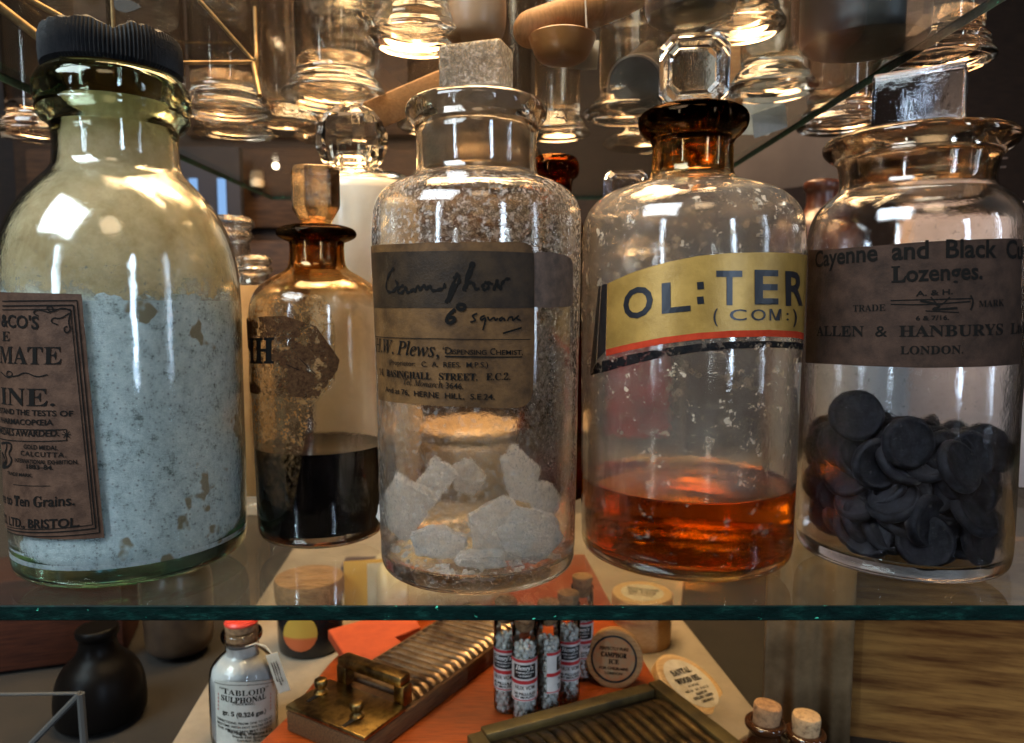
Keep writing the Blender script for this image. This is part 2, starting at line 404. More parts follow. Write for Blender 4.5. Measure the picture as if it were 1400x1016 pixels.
# ================================================================== glass shelves
def glass_shelf(name, x0, x1, y0, y1, ztop, t, label, sheet, cat='shelf'):
    th = thing(name, label, cat, ((x0+x1)/2, y0, ztop-t))
    cx, cy_ = (x0+x1)/2, y0
    bm = box(0, (y1-y0)/2, t/2, x1-x0, y1-y0, t, .0006, seg=1)
    bm.normal_update()
    for f in bm.faces: f.material_index = 0 if abs(f.normal.z) > .9 else 1
    obj('pane', bm, [sheet, M['shelf_edge']], th, smooth=False); return th
glass_shelf('glass_shelf', -.62, .62, FRONT, .80, 0, SHELF_T, 'long clear glass shelf with dark green front edge carrying the row of five large bottles', M['sheet'])
glass_shelf('glass_shelf', -.345, .245, .37, 1.06, .305, .006, 'upper clear glass shelf overhead seen from below with measuring glasses standing on it', M['sheet_up'])

# ================================================================== front row
SH = .0006
# ---- A: powder bottle
Ac = (-.2253, .4249, SH)
A_body = mm([(52, 0), (60, 1.5), (62.8, 6), (63, 20), (63.3, 90), (63.6, 150), (62.6, 172), (57.5, 191), (49.5, 206), (40, 217), (34, 223), (32.6, 229), (32.2, 242)])
A_lip = mm([(33, 247), (37.5, 250), (39.6, 254.5), (38.6, 258), (40.4, 261), (40.3, 268), (37.5, 274), (32.5, 277.5)])
A_prof, A_in = bottle_glass(A_body, A_lip, .0032, .010, (.0265, .277))
A = thing('powder_bottle', 'big greenish glass bottle full of blue-white powder with a broken black ribbed cap', 'bottle', Ac)
M['glass_A'] = glass('greenish_bottle_glass', (.97, 1, .97), 0, 1.5, ((.35, .80, .50), 2), .15, 40, None, ([(0, (.60, .92, .78)), (.026, (.98, 1, .99)), (.84, (.99, 1, .98)), (.90, (.84, .88, .78)), (1, (.76, .80, .68))], 0, .28))
obj('glass_body', lathe(A_prof, 128, .0004, 3), M['glass_A'], A)
fill_top = .153
pin = [p for p in A_in if p[1] < fill_top]
bm = lathe([(0, .0112), (pin[0][0]*.98, .0113)] + [(r-.0004, z) for r, z in pin] + [(pin[-1][0]-.0004, fill_top)] + [(pin[-1][0]*q, fill_top+.001) for q in (.985, .95, .85, .6, .3)] + [(0, fill_top+.002)], 260)
for v in bm.verts:
    if v.co.z > fill_top-.0015 and math.hypot(v.co.x, v.co.y) > .02:
        a = math.atan2(v.co.y, v.co.x); v.co.z += .0050*mnoise.noise(Vector((math.cos(a)*3, math.sin(a)*3, 2.3))) + .0045*mnoise.noise(Vector((math.cos(a)*9, math.sin(a)*9, 5.1))) + .0014*mnoise.noise(Vector((math.cos(a)*34, math.sin(a)*34, 1)))
obj('powder_fill', bm, M['powder'], A)
M['film_A'] = film('powder_dust_on_glass', (.46, .36, .20), (.74, .63, .42), [(28, .15, .42, .97, None, 0, 1), (500, .35, .6, .8, None, 0, 1)], .5, scale=38)
fin = [p for p in A_in if p[1] > fill_top-.016]
obj('dust_film', lathe([(r-.00055, z) for r, z in fin] + [(.0268, .262)], 128), M['film_A'], A)
M['smear_A'] = film('powder_smear', (.66, .68, .60), (.84, .86, .80), [(48, .44, .60, .95, [(0, 1.), (.35, .7), (1, 0.)], .150, .168), (300, .56, .64, .6, [(0, 1.), (.5, .5), (1, 0.)], .150, .19)], .4, scale=200)
obj('powder_smear', lathe([(r-.0003, z) for r, z in A_in if .146 < z < .204], 128), M['smear_A'], A)
bm = bmesh.new(); n = 220; zt = []
rings = []
for r, z in mm([(0, 280), (30, 280), (33.5, 280.2), (35.4, 282), (35.8, 288), (35.6, 296), (34.6, 300.5), (31, 302), (20, 300), (0, 299)]):
    ring = []
    for i in range(n):
        a = 2*math.pi*i/n; rr = r
        if .034 < r: rr += .0006*math.cos(i*2*math.pi/n*110)*(1 if z < .299 else .3)
        zz = z
        if z > .290: zz -= .010*max(0, mnoise.noise(Vector((math.cos(a)*1.9+.3, math.sin(a)*1.9, 4.2)))+.12) + .0015*mnoise.noise(Vector((math.cos(a)*9, math.sin(a)*9, r*90)))
        ring.append(bm.verts.new((rr*math.cos(a), rr*math.sin(a), zz-.003)))
    rings.append(ring)
for X, Y in zip(rings, rings[1:]):
    for i in range(n): bm.faces.new((X[i], X[(i+1) % n], Y[(i+1) % n], Y[i]))
bmesh.ops.remove_doubles(bm, verts=bm.verts, dist=1e-6); bmesh.ops.recalc_face_normals(bm, faces=bm.faces)
obj('cap', bm, M['black_bakelite'], A)
obj('cap_liner', lathe(mm([(0, 274), (29, 274), (30.5, 276), (30, 280), (0, 280)]), 64), M['wood_brown'], A)
SA = Cyl(Ac, A_body)
lt, lb = SA.hit(112, 402), SA.hit(143, 735); lt2, lb2 = SA.hit(6, 403), SA.hit(8, 738)
ex = -.05
lab = obj('paper_label', patch_uv(SA, [(ex, lt[1]+.001), (lt2[0], lt[1]+.001), lt], [(ex, lb[1]-.001), (lb2[0], lb[1]-.001), lb], .0004, 12, 14) if ex < lt2[0] else
          patch_uv(SA, [(lt2[0]-.03, lt[1]), lt2, lt], [(lt2[0]-.03, lb[1]), lb2, lb], .0004, 12, 14), M['paper_brown'], A)
ik = Ink(SA, .0007)
for d, wd in ((6, 1.3), (11, 1.6), (15, 1.0)):
    ik.line([(5, 404+d*1.3), (112-d, 403+d*1.3)], wd, 0); ik.line([(112-d, 403+d*1.3), (143-d*1.05, 735-d*1.2)], wd, 0); ik.line([(143-d*1.05, 735-d*1.2), (12, 731-d*.8)], wd, 0)
ik.text('&CO\'S', (4, 446), (54, 450), 17, .02); ik.text('𝐄', (5, 466), (15, 466), 13)
ik.text('𝐌𝐀𝐓𝐄', (2, 496), (85, 498), 24); ik.text('𝐈𝐍𝐄.', (4, 552), (76, 555), 24)
ik.text('STAND THE TESTS OF', (2, 564), (101, 569), 7.5, .02, sag=-1); ik.text('PHARMACOPŒIA', (3, 577), (74, 581), 7.5, .02)
ik.text('MEDALS AWARDED.', (2, 592), (82, 596), 8.5, .02); ik.line([(2, 583), (92, 587), ], 1.2, 0); ik.line([(2, 599), (92, 602)], 1.2, 0); ik.line([(92, 587), (92, 602)], 1.2, 0)
for q in range(4):
    a = q*math.pi/4; ik.line([(92+6*math.cos(a), 594+6*math.sin(a)), (92-6*math.cos(a), 594-6*math.sin(a))], 1, 0)
ik.text('GOLD MEDAL', (34, 613), (80, 615), 6, .015); ik.text('CALCUTTA.', (30, 622), (92, 625), 6.5, .015, space=1.2)
ik.text('INTERNATIONAL EXHIBITION.', (22, 631), (108, 634), 5.5, .02); ik.text('1883–84.', (38, 640), (74, 642), 6, .02); ik.text('TRADE MARK.', (12, 648), (46, 652), 4.5, .02)
for sc in (1, .62): ik.line([(4, 606), (14*sc+2, 604), (18*sc, 612), (13*sc, 620), (19*sc, 628), (14*sc, 638), (5, 640), (10*sc, 630), (5, 618)], 2.6, 2)
ik.text('one to 𝐓en 𝐆rains.', (2, 684), (103, 690), 14, .015); ik.line([(20, 662), (70, 664)], .8, 0); ik.text('CO. LTD., BRISTOL.', (3, 712), (110, 719), 12, .022)
for pts in ([(3, 508), (14, 518), (20, 510), (12, 506), (10, 515), (26, 514), (36, 508), (52, 516), (66, 512)], [(98, 425), (86, 420), (70, 428), (64, 420), (72, 418), (74, 426)], [(98, 425), (94, 440), (98, 452), (90, 456), (88, 448), (93, 446)], [(96, 428), (84, 436), (74, 434), (70, 440), (80, 444)], [(70, 428), (52, 422), (46, 428), (54, 432)]):
    ik.line(pts, 1.5, 3)
ik.build('printing', M['ink'], lab)

# ---- B: dark liquid bottle
Bc = (-.1233, .4644, SH)
B_body = mm([(31, 0), (37.5, 1.2), (40, 5), (40.8, 14), (41.8, 90), (42.6, 140), (41.2, 152), (36, 160), (27, 166), (19.5, 170), (17, 174), (16.6, 184)])
B_lip = mm([(17, 187.5), (21, 189), (24.3, 191), (24.8, 193.5), (23, 196), (18, 197.5)])
B_prof, B_in = bottle_glass(B_body, B_lip, .0026, .008, (.0125, .197))
B = thing('liquid_bottle', 'amber-stained bottle half full of black liquid with eight-sided brown glass stopper', 'bottle', Bc)
M['glass_B'] = glass('amber_stained_glass', (1, .97, .92), 0, 1.5, ((.75, .45, .18), 3), .12, 45, [((.20, .10, .035), 70, .45, .75, .5, [(0, 0.), (.55, .15), (.75, .7), (.88, .4), (1, .2)], .06, .2)], ([(0, (1, .985, .96)), (.74, (1, .98, .94)), (.84, (.92, .76, .50)), (.93, (.80, .55, .28)), (.955, (.16, .10, .06)), (1, (.14, .09, .06))], 0, .2))
obj('glass_body', lathe(B_prof, 112, .0003, 5), M['glass_B'], B)
M['glass_lip_dark'] = glass('smoky_lip_glass', (.35, .26, .18), 0, 1.5, ((.5, .3, .15), 60), .1)
ztop = .0590; pin = [p for p in B_in if p[1] < ztop]
M['black_liquid'] = solid('black_liquid', (.004, .003, .003), .08, spec=.6)
obj('liquid_fill', lathe([(0, .0082), (pin[0][0]*.98, .0083)] + [(r+.0002, z) for r, z in pin] + [(pin[-1][0]+.0003, ztop+.0004), (pin[-1][0]-.0015, ztop), (0, ztop)], 112), M['black_liquid'], B)
k = NT('stained_stopper_glass')
g = k.n('ShaderNodeBsdfGlass'); g.inputs['Color'].default_value = (.80, .60, .38, 1); g.inputs['Roughness'].default_value = .06; g.inputs['IOR'].default_value = 1.5; k.l(k.bump(k.noise(300, 5), .35), g.inputs['Normal'])
f = k.ramp(k.noise(120, 6, .75), [(.44, 0.), (.62, .65)])
M['stopper_B'] = k.done(k.mix(f, g.outputs[0], k.pbr((.10, .055, .022), .4)))
def octa(w, d, h, ch, z0, bev, rz, neck=None):
    poly = [(-w+ch, -d), (w-ch, -d), (w, -d+ch), (w, d-ch), (w-ch, d), (-w+ch, d), (-w, d-ch), (-w, -d+ch)]
    bm = bmesh.new(); lv = [(.55, z0), (.98, z0+h*.30), (1, z0+h*.36), (1, z0+h*.93), (.90, z0+h)] if neck is None else neck
    rings = [[bm.verts.new((x*s_, y*s_, z)) for x, y in poly] for s_, z in lv]
    for X, Y in zip(rings, rings[1:]):
        for i in range(8): bm.faces.new((X[i], X[(i+1) % 8], Y[(i+1) % 8], Y[i]))
    bm.faces.new(rings[0]); bm.faces.new(rings[-1]); bmesh.ops.recalc_face_normals(bm, faces=bm.faces)
    if bev: bmesh.ops.bevel(bm, geom=[e_ for e_ in bm.edges], offset=bev, segments=2, affect='EDGES', profile=.6)
    return rot(bm, rz, 'Z')
sB = obj('stopper', join(octa(.0142, .0142, .036, .0062, .1975, .0007, .35), lathe(mm([(0, 168), (11, 168), (12, 170), (12.6, 196), (10, 198.5), (0, 198.5)]), 48)), M['stopper_B'], B, smooth=False)
SB = Cyl(Bc, B_body)
M['crust_B'] = film('brown_crust', (.16, .075, .022), (.42, .25, .10), [(26, .42, .62, .55, [(0, .2), (.3, 1.), (1, 1.)], .07, .15), (330, .50, .58, .85, [(0, .15), (.32, .35), (.45, 1.), (1, 1.)], 0, .16), (90, .52, .60, .7, [(0, .15), (.32, .3), (.45, 1.), (1, 1.)], 0, .16)], .55, scale=420)
obj('residue', patch(SB, [(338, 432), (380, 398), (442, 405), (452, 420), (458, 450)], [(346, 600), (372, 690), (400, 700), (425, 560), (458, 520)], .0003, 24, 10), M['crust_B'], B)
M['oldlabel_B'] = film('perished_label', (.030, .014, .008), (.10, .05, .022), [(42, .47, .50, .97, None, 0, 1), (300, .58, .64, .8, None, 0, 1)], .25, scale=500)
lb_ = obj('label_remnant', patch(SB, [(337, 436), (356, 433), (390, 432), (432, 446), (464, 492)], [(341, 536), (366, 540), (398, 542), (434, 545), (461, 506)], .0006, 14, 8), M['oldlabel_B'], B)
ik = Ink(SB, .0010); ik.text('𝐈𝐇', (344, 496), (376, 496), 34, .02); ik.line([(410, 490), (432, 512)], 1.4, 0); ik.line([(392, 498), (410, 506)], 1.2, 0); ik.build('printing', M['ink'], lb_)

# ---- C: camphor jar
Cc = (-.0195, .4098, SH)
C_body = mm([(47, 0), (53, 1.3), (55.4, 5.5), (55.7, 16), (56.6, 90), (57.8, 165), (57.9, 193), (56.8, 202), (52, 209.5), (44, 214.2), (36, 216.6), (33.4, 219.5), (33.0, 226), (33.3, 240)])
C_lip = mm([(34.2, 245), (37.3, 248), (38.9, 251), (38.9, 254.5), (37, 257), (33.5, 258.3)])
C_prof, C_in = bottle_glass(C_body, C_lip, .0028, .009, (.0298, .258))
C = thing('camphor_jar', 'wide clear jar of white camphor lumps with a handwritten brown paper label', 'jar', Cc)
M['glass_C'] = glass('frosted_crystal_glass', (1, .985, .96), 0, 1.5, ((.80, .62, .40), 7), .12, 40,
    [((.62, .58, .52), 420, .535, .60, .62, [(0, .35), (.35, .35), (.62, .55), (.80, 1.), (.88, .8), (.92, 0.)], 0, .24), ((.25, .17, .10), 60, .5, .8, .35, None, 0, 1), ((.72, .68, .62), 520, .64, .68, .7, [(0, 1.), (.85, 1.), (.88, 0.)], 0, .24)])
obj('glass_body', lathe(C_prof, 128, .0003, 9), M['glass_C'], C)
k = NT('ground_glass')
f = k.ramp(k.noise(420, 6, .85), [(.40, (.05, .038, .026)), (.50, (.30, .25, .19)), (.60, (.86, .78, .66))])
d = k.n('ShaderNodeBsdfDiffuse'); t = k.n('ShaderNodeBsdfTranslucent'); k.l(f, d.inputs[0]); k.l(f, t.inputs[0])
g = k.n('ShaderNodeBsdfGlass'); g.inputs['Roughness'].default_value = .06; g.inputs['Color'].default_value = (.97, .93, .86, 1); k.l(k.bump(k.noise(420, 5, .8), .9), g.inputs['Normal'])
M['ground'] = k.done(k.mix(.36, g.outputs[0], k.mix(.5, d.outputs[0], t.outputs[0])))
def block(w, d, h, z0, ang, bev=.0022): return box(0, 0, z0+h/2, w, d, h, bev, ang, 3)
stC = obj('stopper', block(.036, .022, .029, .2586, -.32), M['ground'], C)
k = NT('frosted_plug_glass'); g = k.n('ShaderNodeBsdfGlass'); g.inputs['Roughness'].default_value = .28; g.inputs['Color'].default_value = (.62, .55, .46, 1)
d = k.n('ShaderNodeBsdfDiffuse'); t = k.n('ShaderNodeBsdfTranslucent'); f = k.ramp(k.noise(90, 6, .7), [(.35, (.15, .115, .08)), (.7, (.30, .25, .19))]); k.l(f, d.inputs[0]); k.l(f, t.inputs[0])
M['plugC'] = k.done(k.mix(.5, g.outputs[0], k.mix(.5, d.outputs[0], t.outputs[0])))
obj('stopper_plug', lathe(mm([(0, 221), (28, 221), (29.3, 222.5), (30.0, 252), (29.6, 258), (0, 258.4)]), 72), M['plugC'], stC)
SC = Cyl(Cc, C_body)
up = [(508, 337), (560, 333), (640, 331), (705, 331), (718, 332), (725, 336), (729, 344), (730, 360), (730, 420), (730, 440)]
lo = [(519, 546), (560, 552), (630, 556), (695, 558), (712, 557), (720, 553), (725, 546), (728, 535), (730, 470), (730, 441)]
lab = obj('paper_label', patch(SC, up, lo, .0004, 16, 6), M['paper_ochre'], C)
obj('darkened_band', patch(SC, [(510, 346), (570, 344), (650, 343), (729, 346)], [(513, 421), (570, 421), (650, 421), (729.5, 421)], .0006, 8, 10), M['paper_band'], lab)
obj('second_label', patch(SC, [(724, 345), (750, 345), (770, 348), (779, 353), (783, 362)], [(724, 420), (750, 421), (770, 420), (779, 419), (782, 417)], .0003, 8, 6), M['paper_dark'], C)
ik = Ink(SC, .0009)
q = lambda pts: [(490+x/3.7625, 310+y/3.7625) for x, y in pts]
for pts in ([(190, 212), (165, 240), (148, 300), (156, 336), (185, 338), (212, 300), (196, 275)], [(240, 302), (212, 312), (208, 335), (225, 345), (246, 322), (250, 302), (250, 336), (268, 338), (292, 318)],
            [(292, 338), (312, 296), (318, 334), (342, 292), (348, 330), (372, 296), (378, 330), (402, 328), (440, 318), (450, 300), (440, 296)], [(512, 236), (486, 300), (452, 392)], [(490, 268), (515, 246), (524, 272), (508, 302), (484, 306)],
            [(540, 330), (572, 250), (596, 196), (588, 178), (566, 220), (546, 332)], [(548, 318), (572, 282), (592, 288), (598, 322), (622, 318)], [(660, 284), (638, 300), (640, 326), (664, 322), (672, 300), (656, 284), (690, 296)],
            [(694, 330), (712, 268), (716, 300), (728, 328), (734, 296), (752, 270), (778, 268)]):
    ik.line(q(pts), 3.6, 3, True)
ik.line(q([(500, 300), (490, 330), (462, 385)]), 5, 1)
for pts in ([(500, 424), (466, 452), (452, 486), (470, 498), (498, 484), (496, 466), (468, 466)], [(516, 398), (508, 424), (546, 428), (550, 400), (514, 398)]): ik.line(q(pts), 4, 2)
for pts in ([(612, 446), (584, 456), (596, 472), (604, 484), (576, 490)], [(650, 456), (626, 466), (630, 484), (652, 466), (654, 480), (640, 532)], [(664, 462), (672, 486), (698, 462), (702, 486), (716, 470)], [(740, 464), (722, 474), (728, 488), (746, 466), (752, 486)], [(764, 486), (772, 466), (792, 462), (788, 486), (806, 470), (826, 452), (806, 472), (832, 482)], [(742, 548), (836, 519)]): ik.line(q(pts), 2.1, 3)
ik.line([(515, 460), (600, 463), (724, 464)], .9, 0)
ik.text('𝐻.𝑊. 𝑃𝑙𝑒𝑤𝑠,', (516, 480), (601, 488), 19, .006); ik.text('‘D', (606, 483), (618, 484), 9, .01); ik.text('ISPENSING', (618, 484), (665, 485), 6.5, .012); ik.text('C', (670, 485), (677, 485), 9, .01); ik.text('HEMIST,', (678, 485), (714, 485), 6.5, .012); ik.line([(609, 487), (660, 488), (713, 488)], 1.6, 0)
ik.text('(Proprietor:   C.  A.  REES.  M.P.S.)', (534, 498), (667, 502), 7, .008); ik.text('𝟏𝟒,  𝐁𝐀𝐒𝐈𝐍𝐆𝐇𝐀𝐋𝐋   𝐒𝐓𝐑𝐄𝐄𝐓,   𝐄.𝐂.𝟐.', (521, 512), (697, 519), 9.5, .008)
ik.text('𝑇𝑒𝑙. 𝑀𝑜𝑛𝑎𝑟𝑐ℎ 3646.', (553, 525), (634, 532), 8, .008); ik.text('And at 76,  HERNE  HILL,  S.E.24.', (529, 535), (676, 546), 7.5, .012)
ik.build('printing', M['ink'], lab)

# ---- D: amber oil bottle
Dc = (.1048, .4322, SH)
D_body = mm([(52, 0), (59.5, 1.4), (62.3, 6), (62.6, 18), (63.0, 100), (63.8, 180), (63.2, 193), (60, 203), (52, 211), (41, 215.6), (30, 218.4), (25, 221), (23.3, 225), (23.0, 240)])
D_lip = mm([(24.5, 243.5), (28.5, 246.5), (31, 250), (31.6, 254), (30.4, 257.5), (27, 259.5)])
D_prof, D_in = bottle_glass(D_body, D_lip, .0028, .0075, (.0185, .2585))
D = thing('oil_bottle', 'large bottle with gold painted label and a few centimetres of amber oil', 'bottle', Dc)
M['glass_D'] = glass('amber_necked_glass', (1, .985, .95), 0, 1.5, ((.72, .48, .25), 5), .13, 42,
    [((.22, .12, .03), 90, .45, .75, .35, [(0, 0.), (.76, 0.), (.84, .7), (.90, 1.), (.93, 0.), (1, 0.)], 0, .26), ((.70, .60, .44), 120, .605, .635, .9, [(0, 0.), (.30, .5), (.5, 1.), (.82, 1.), (.86, 0.)], 0, .26), ((.6, .55, .47), 430, .655, .70, .8, [(0, 0.), (.28, .6), (.5, 1.), (.82, 1.), (.86, 0.)], 0, .26), ((.40, .36, .31), 25, .25, .8, .30, [(0, 0.), (.17, 0.), (.21, 1.), (.80, 1.), (.86, 0.), (1, 0.)], 0, .26)],
    ([(0, (1, .985, .96)), (.80, (1, .985, .95)), (.87, (.88, .74, .46)), (.93, (.72, .53, .28)), (.945, (.40, .24, .10)), (.965, (.16, .09, .045)), (1, (.13, .08, .045))], 0, .262))
obj('glass_body', lathe(D_prof, 128, .0003, 12), M['glass_D'], D)
ztop = .0440; pin = [p for p in D_in if p[1] < ztop]
k = NT('amber_oil'); g = k.n('ShaderNodeBsdfGlass'); g.inputs['IOR'].default_value = 1.36; g.inputs['Color'].default_value = (1, .95, .85, 1)
M['oil'] = k.done(g.outputs[0], k.absorb((.92, .69, .06), 56))
obj('oil_fill', lathe([(0, .0072), (pin[0][0]*.97, .0072)] + [(r+.0003, z) for r, z in pin] + [(pin[-1][0]+.0003, ztop+.0012), (pin[-1][0]-.0012, ztop+.0002), (pin[-1][0]*.9, ztop), (0, ztop)], 112), M['oil'], D)
M['clear_solid'] = glass('clear_cut_glass', (.97, .97, .97), .0, 1.52, None, .1, 120)
def emerald(w, h, d, ch, z0, ang):
    """cut-corner square stopper standing upright, with a sunk bevelled face front and back"""
    P = lambda s_, c_: [(-w*s_+c_, -h*s_), (w*s_-c_, -h*s_), (w*s_, -h*s_+c_), (w*s_, h*s_-c_), (w*s_-c_, h*s_), (-w*s_+c_, h*s_), (-w*s_, h*s_-c_), (-w*s_, -h*s_+c_)]
    lv = [(.60, -d*.80), (.70, -d*.86), (.74, -d), (.98, -d*.55), (1., -d*.45), (1., d*.45), (.98, d*.55), (.74, d), (.70, d*.86), (.60, d*.80)]
    bm = bmesh.new(); rings = [[bm.verts.new((x, y, z0+h+zz)) for x, zz in P(s_, ch*s_)] for s_, y in lv]
    for X, Y in zip(rings, rings[1:]):
        for i in range(8): bm.faces.new((X[i], X[(i+1) % 8], Y[(i+1) % 8], Y[i]))
    bm.faces.new(rings[0]); bm.faces.new(rings[-1]); bmesh.ops.recalc_face_normals(bm, faces=bm.faces)
    return rot(bm, ang, 'Z')
stD = obj('stopper', emerald(.0198, .0205, .0105, .0075, .2608, -.22), M['clear_solid'], D, smooth=False)
M['plugD'] = glass('brown_plug_glass', (.74, .56, .32), .10, 1.5, None, .1)
obj('stopper_plug', lathe(mm([(0, 224), (17, 224), (18.2, 226), (18.3, 255), (14, 260.6), (0, 260.6)]), 64), M['plugD'], stD)
SD = Cyl(Dc, D_body)
M['gold'] = solid('gold_leaf_paint', (.42, .245, .055), .34, (.29, .165, .035), 60, metal=.35, bump=.15, bscale=700)
M['red_paint'] = film('worn_red_paint', (.36, .035, .015), (.46, .05, .02), [(160, .30, .36, .97, None, 0, 1)], .2)
M['black_paint'] = film('worn_black_paint', (.008, .008, .009), (.016, .014, .013), [(210, .42, .47, .97, None, 0, 1)], .15)
M['black_full'] = solid('black_paint', (.008, .008, .010), .35)
up = [(831, 388), (870, 371), (910, 359), (955, 350), (1000, 346), (1050, 345), (1090, 347), (1108, 350)]
lo = [(829, 478), (866, 469), (908, 461), (955, 455), (1000, 452), (1050, 451), (1088, 453), (1104, 456)]
lab = obj('gold_label', patch(SD, up, lo, .0003, 12, 6), M['gold'], D)
sh_ = lambda pts, dy: [(x, y+dy) for x, y in pts]
obj('red_line', patch(SD, [(823, 390), (827, 388.5), (830.5, 388)], [(817, 492), (823, 486), (828, 480)], .0003, 10, 4), M['black_full'], lab)
obj('red_border', patch(SD, lo, sh_(lo, 9), .0003, 4, 6), M['red_paint'], lab)
obj('black_border', patch(SD, [(816, 496)] + sh_(lo, 15), [(808, 513)] + [(x, y+dy) for (x, y), dy in zip(lo, (30, 29, 27, 26, 25, 24, 24, 24))], .0003, 5, 6), M['black_paint'], lab)
obj('black_edge', patch(SD, [(819, 392), (822, 391)], [(807, 514), (815, 496)], .0003, 10, 4), M['black_full'], lab)
ik = Ink(SD, .0006)
ik.text('O', (853, 437), (893, 430), 40, .022); ik.text('L', (905, 428), (944, 424), 40, .022)
for ch_, xa, xb, yb in (('T', 979, 1014, 416), ('E', 1031, 1063, 415), ('R', 1073, 1096, 417), ('E', 1100, 1107, 425)): ik.text(ch_, (xa, yb), (xb, yb), 45, .022)
for y in (391, 411): ik.line([(953, y), (956, y-.3), (962, y-.9)], 9, 0)
for ch_, xa, xb, yb, hh_ in (('(', 975, 981, 440, 18), ('C', 997, 1020, 438, 15), ('O', 1026, 1046, 438, 15), ('𝖬', 1051, 1067, 438, 15), (':', 1074, 1077, 438, 15), (')', 1083, 1088, 441, 18)): ik.text(ch_, (xa, yb), (xb, yb), hh_, .008)
ik.build('lettering', M['black_full'], lab)

# ---- E: lozenge jar
Ec = (.232, .4265, SH)
E_body = mm([(49, 0), (55.5, 1.4), (57.6, 6), (57.8, 20), (57.4, 100), (57, 182), (56, 194), (52, 203.5), (46, 209.5), (41.8, 212.5), (40.0, 216), (40.2, 222), (41.5, 229)])
E_lip = mm([(43.5, 232), (47.8, 234.5), (50.2, 237.5), (50.4, 241), (48, 243.2), (43, 244.4)])
E_prof, E_in = bottle_glass(E_body, E_lip, .0028, .008, (.0355, .244))
E_ = thing('lozenge_jar', 'wide-mouthed clear jar of black round lozenges behind a chocolate brown label', 'jar', Ec)
M['glass_E'] = glass('dusty_jar_glass', (.98, .97, .96), 0, 1.5, ((.7, .6, .5), 6), .13, 42, [((.30, .27, .24), 300, .62, .68, .4, None, 0, 1), ((.10, .07, .05), 30, .5, .8, .12, None, 0, 1)],
    ([(0, (.98, .97, .96)), (.84, (.98, .97, .96)), (.92, (.92, .88, .82)), (1, (.88, .83, .77))], 0, .245))
obj('glass_body', lathe(E_prof, 128, .0003, 17), M['glass_E'], E_)
k = NT('rough_stopper_glass'); g = k.n('ShaderNodeBsdfGlass'); g.inputs['Color'].default_value = (.93, .93, .95, 1); g.inputs['Roughness'].default_value = .02; k.l(k.bump(k.noise(200, 4, .6), .22), g.inputs['Normal'])
d = k.n('ShaderNodeBsdfDiffuse'); d.inputs[0].default_value = (.30, .29, .29, 1)
M['rough_glass'] = k.done(k.mix(k.ramp(k.noise(600, 4, .8), [(.60, 0.), (.72, .12)]), g.outputs[0], d.outputs[0]))
M['plugE'] = glass('smoky_plug_glass', (.70, .63, .55), .12, 1.5, None, .1)
stE = obj('stopper', block(.046, .026, .034, .2452, -.60, .002), M['rough_glass'], E_)
obj('stopper_plug', lathe(mm([(0, 213.5), (33.5, 213.5), (35.0, 216), (35.8, 241), (35, 245), (0, 245.1)]), 72), M['plugE'], stE)
SE = Cyl(Ec, E_body)
k0 = [(1106, 342), (1140, 341), (1200, 336), (1260, 331), (1320, 328), (1380, 326), (1396, 327)]
k1 = [(1102, 496), (1140, 498), (1200, 501), (1260, 503), (1320, 502), (1380, 499), (1394, 497)]
lab = obj('paper_label', patch(SE, k0, k1, .0004, 14, 8), M['paper_choc'], E_)
ik = Ink(SE, .0007)
ik.text('Cayenne  and  Black  Cu', (1116, 366), (1396, 354), 24, .022, sag=-3); ik.text('𝐋ozenges.', (1219, 386), (1342, 381), 22, .02)
ik.text('A. & H.', (1252, 405), (1302, 402), 7, .02); ik.text('𝐓𝐑𝐀𝐃𝐄', (1167, 426), (1211, 425), 9); ik.text('𝐌𝐀𝐑𝐊', (1337, 420), (1371, 418), 9); ik.text('6 & 7/16.', (1252, 438), (1297, 437), 6, .02)
for pts, wd in (([(1218, 411), (1328, 408)], 1.4), ([(1218, 416), (1262, 417), (1326, 412)], 1.4), ([(1326, 404), (1330, 412), (1326, 424)], 2), ([(1258, 411), (1290, 418), (1268, 424), (1308, 421)], 2.6), ([(1265, 425), (1310, 427)], 1.2), ([(1272, 406), (1284, 420), (1298, 406)], 1.5)): ik.line(pts, wd, 2)
ik.text('𝐀𝐋𝐋𝐄𝐍  &  𝐇𝐀𝐍𝐁𝐔𝐑𝐘𝐒  𝐋𝐭𝐝', (1118, 459), (1398, 455), 15, .006); ik.text('𝐋𝐎𝐍𝐃𝐎𝐍.', (1231, 484), (1316, 483), 11, .006)
ik.build('printing', M['ink'], lab)

# ---- camphor lumps and lozenges
k = NT('camphor_crystal')
c = k.ramp(k.noise(300, 7, .8), [(.26, (.74, .68, .58)), (.38, (.95, .92, .87)), (.75, (.98, .97, .95))])
sp = k.ramp(k.noise(220, 4, .7), [(.70, 0.), (.74, 1.)])
m2 = k.n('ShaderNodeMix', data_type='RGBA'); k.l(sp, m2.inputs[0]); k.l(c, m2.inputs[6]); m2.inputs[7].default_value = (.18, .13, .08, 1)
d = k.n('ShaderNodeBsdfDiffuse'); t = k.n('ShaderNodeBsdfTranslucent'); nm = k.bump(k.noise(700, 6, .85), .9, .0015)
for x in (d, t): k.l(m2.outputs[2], x.inputs[0]); k.l(nm, x.inputs['Normal'])
g = k.n('ShaderNodeBsdfGlossy'); g.inputs['Roughness'].default_value = .3; k.l(nm, g.inputs['Normal'])
gg = k.n('ShaderNodeBsdfGlass'); gg.inputs['Roughness'].default_value = .3; gg.inputs['IOR'].default_value = 1.3; k.l(nm, gg.inputs['Normal'])
M['camphor'] = k.done(k.mix(.30, k.mix(.08, k.mix(.62, d.outputs[0], t.outputs[0]), g.outputs[0]), gg.outputs[0]))
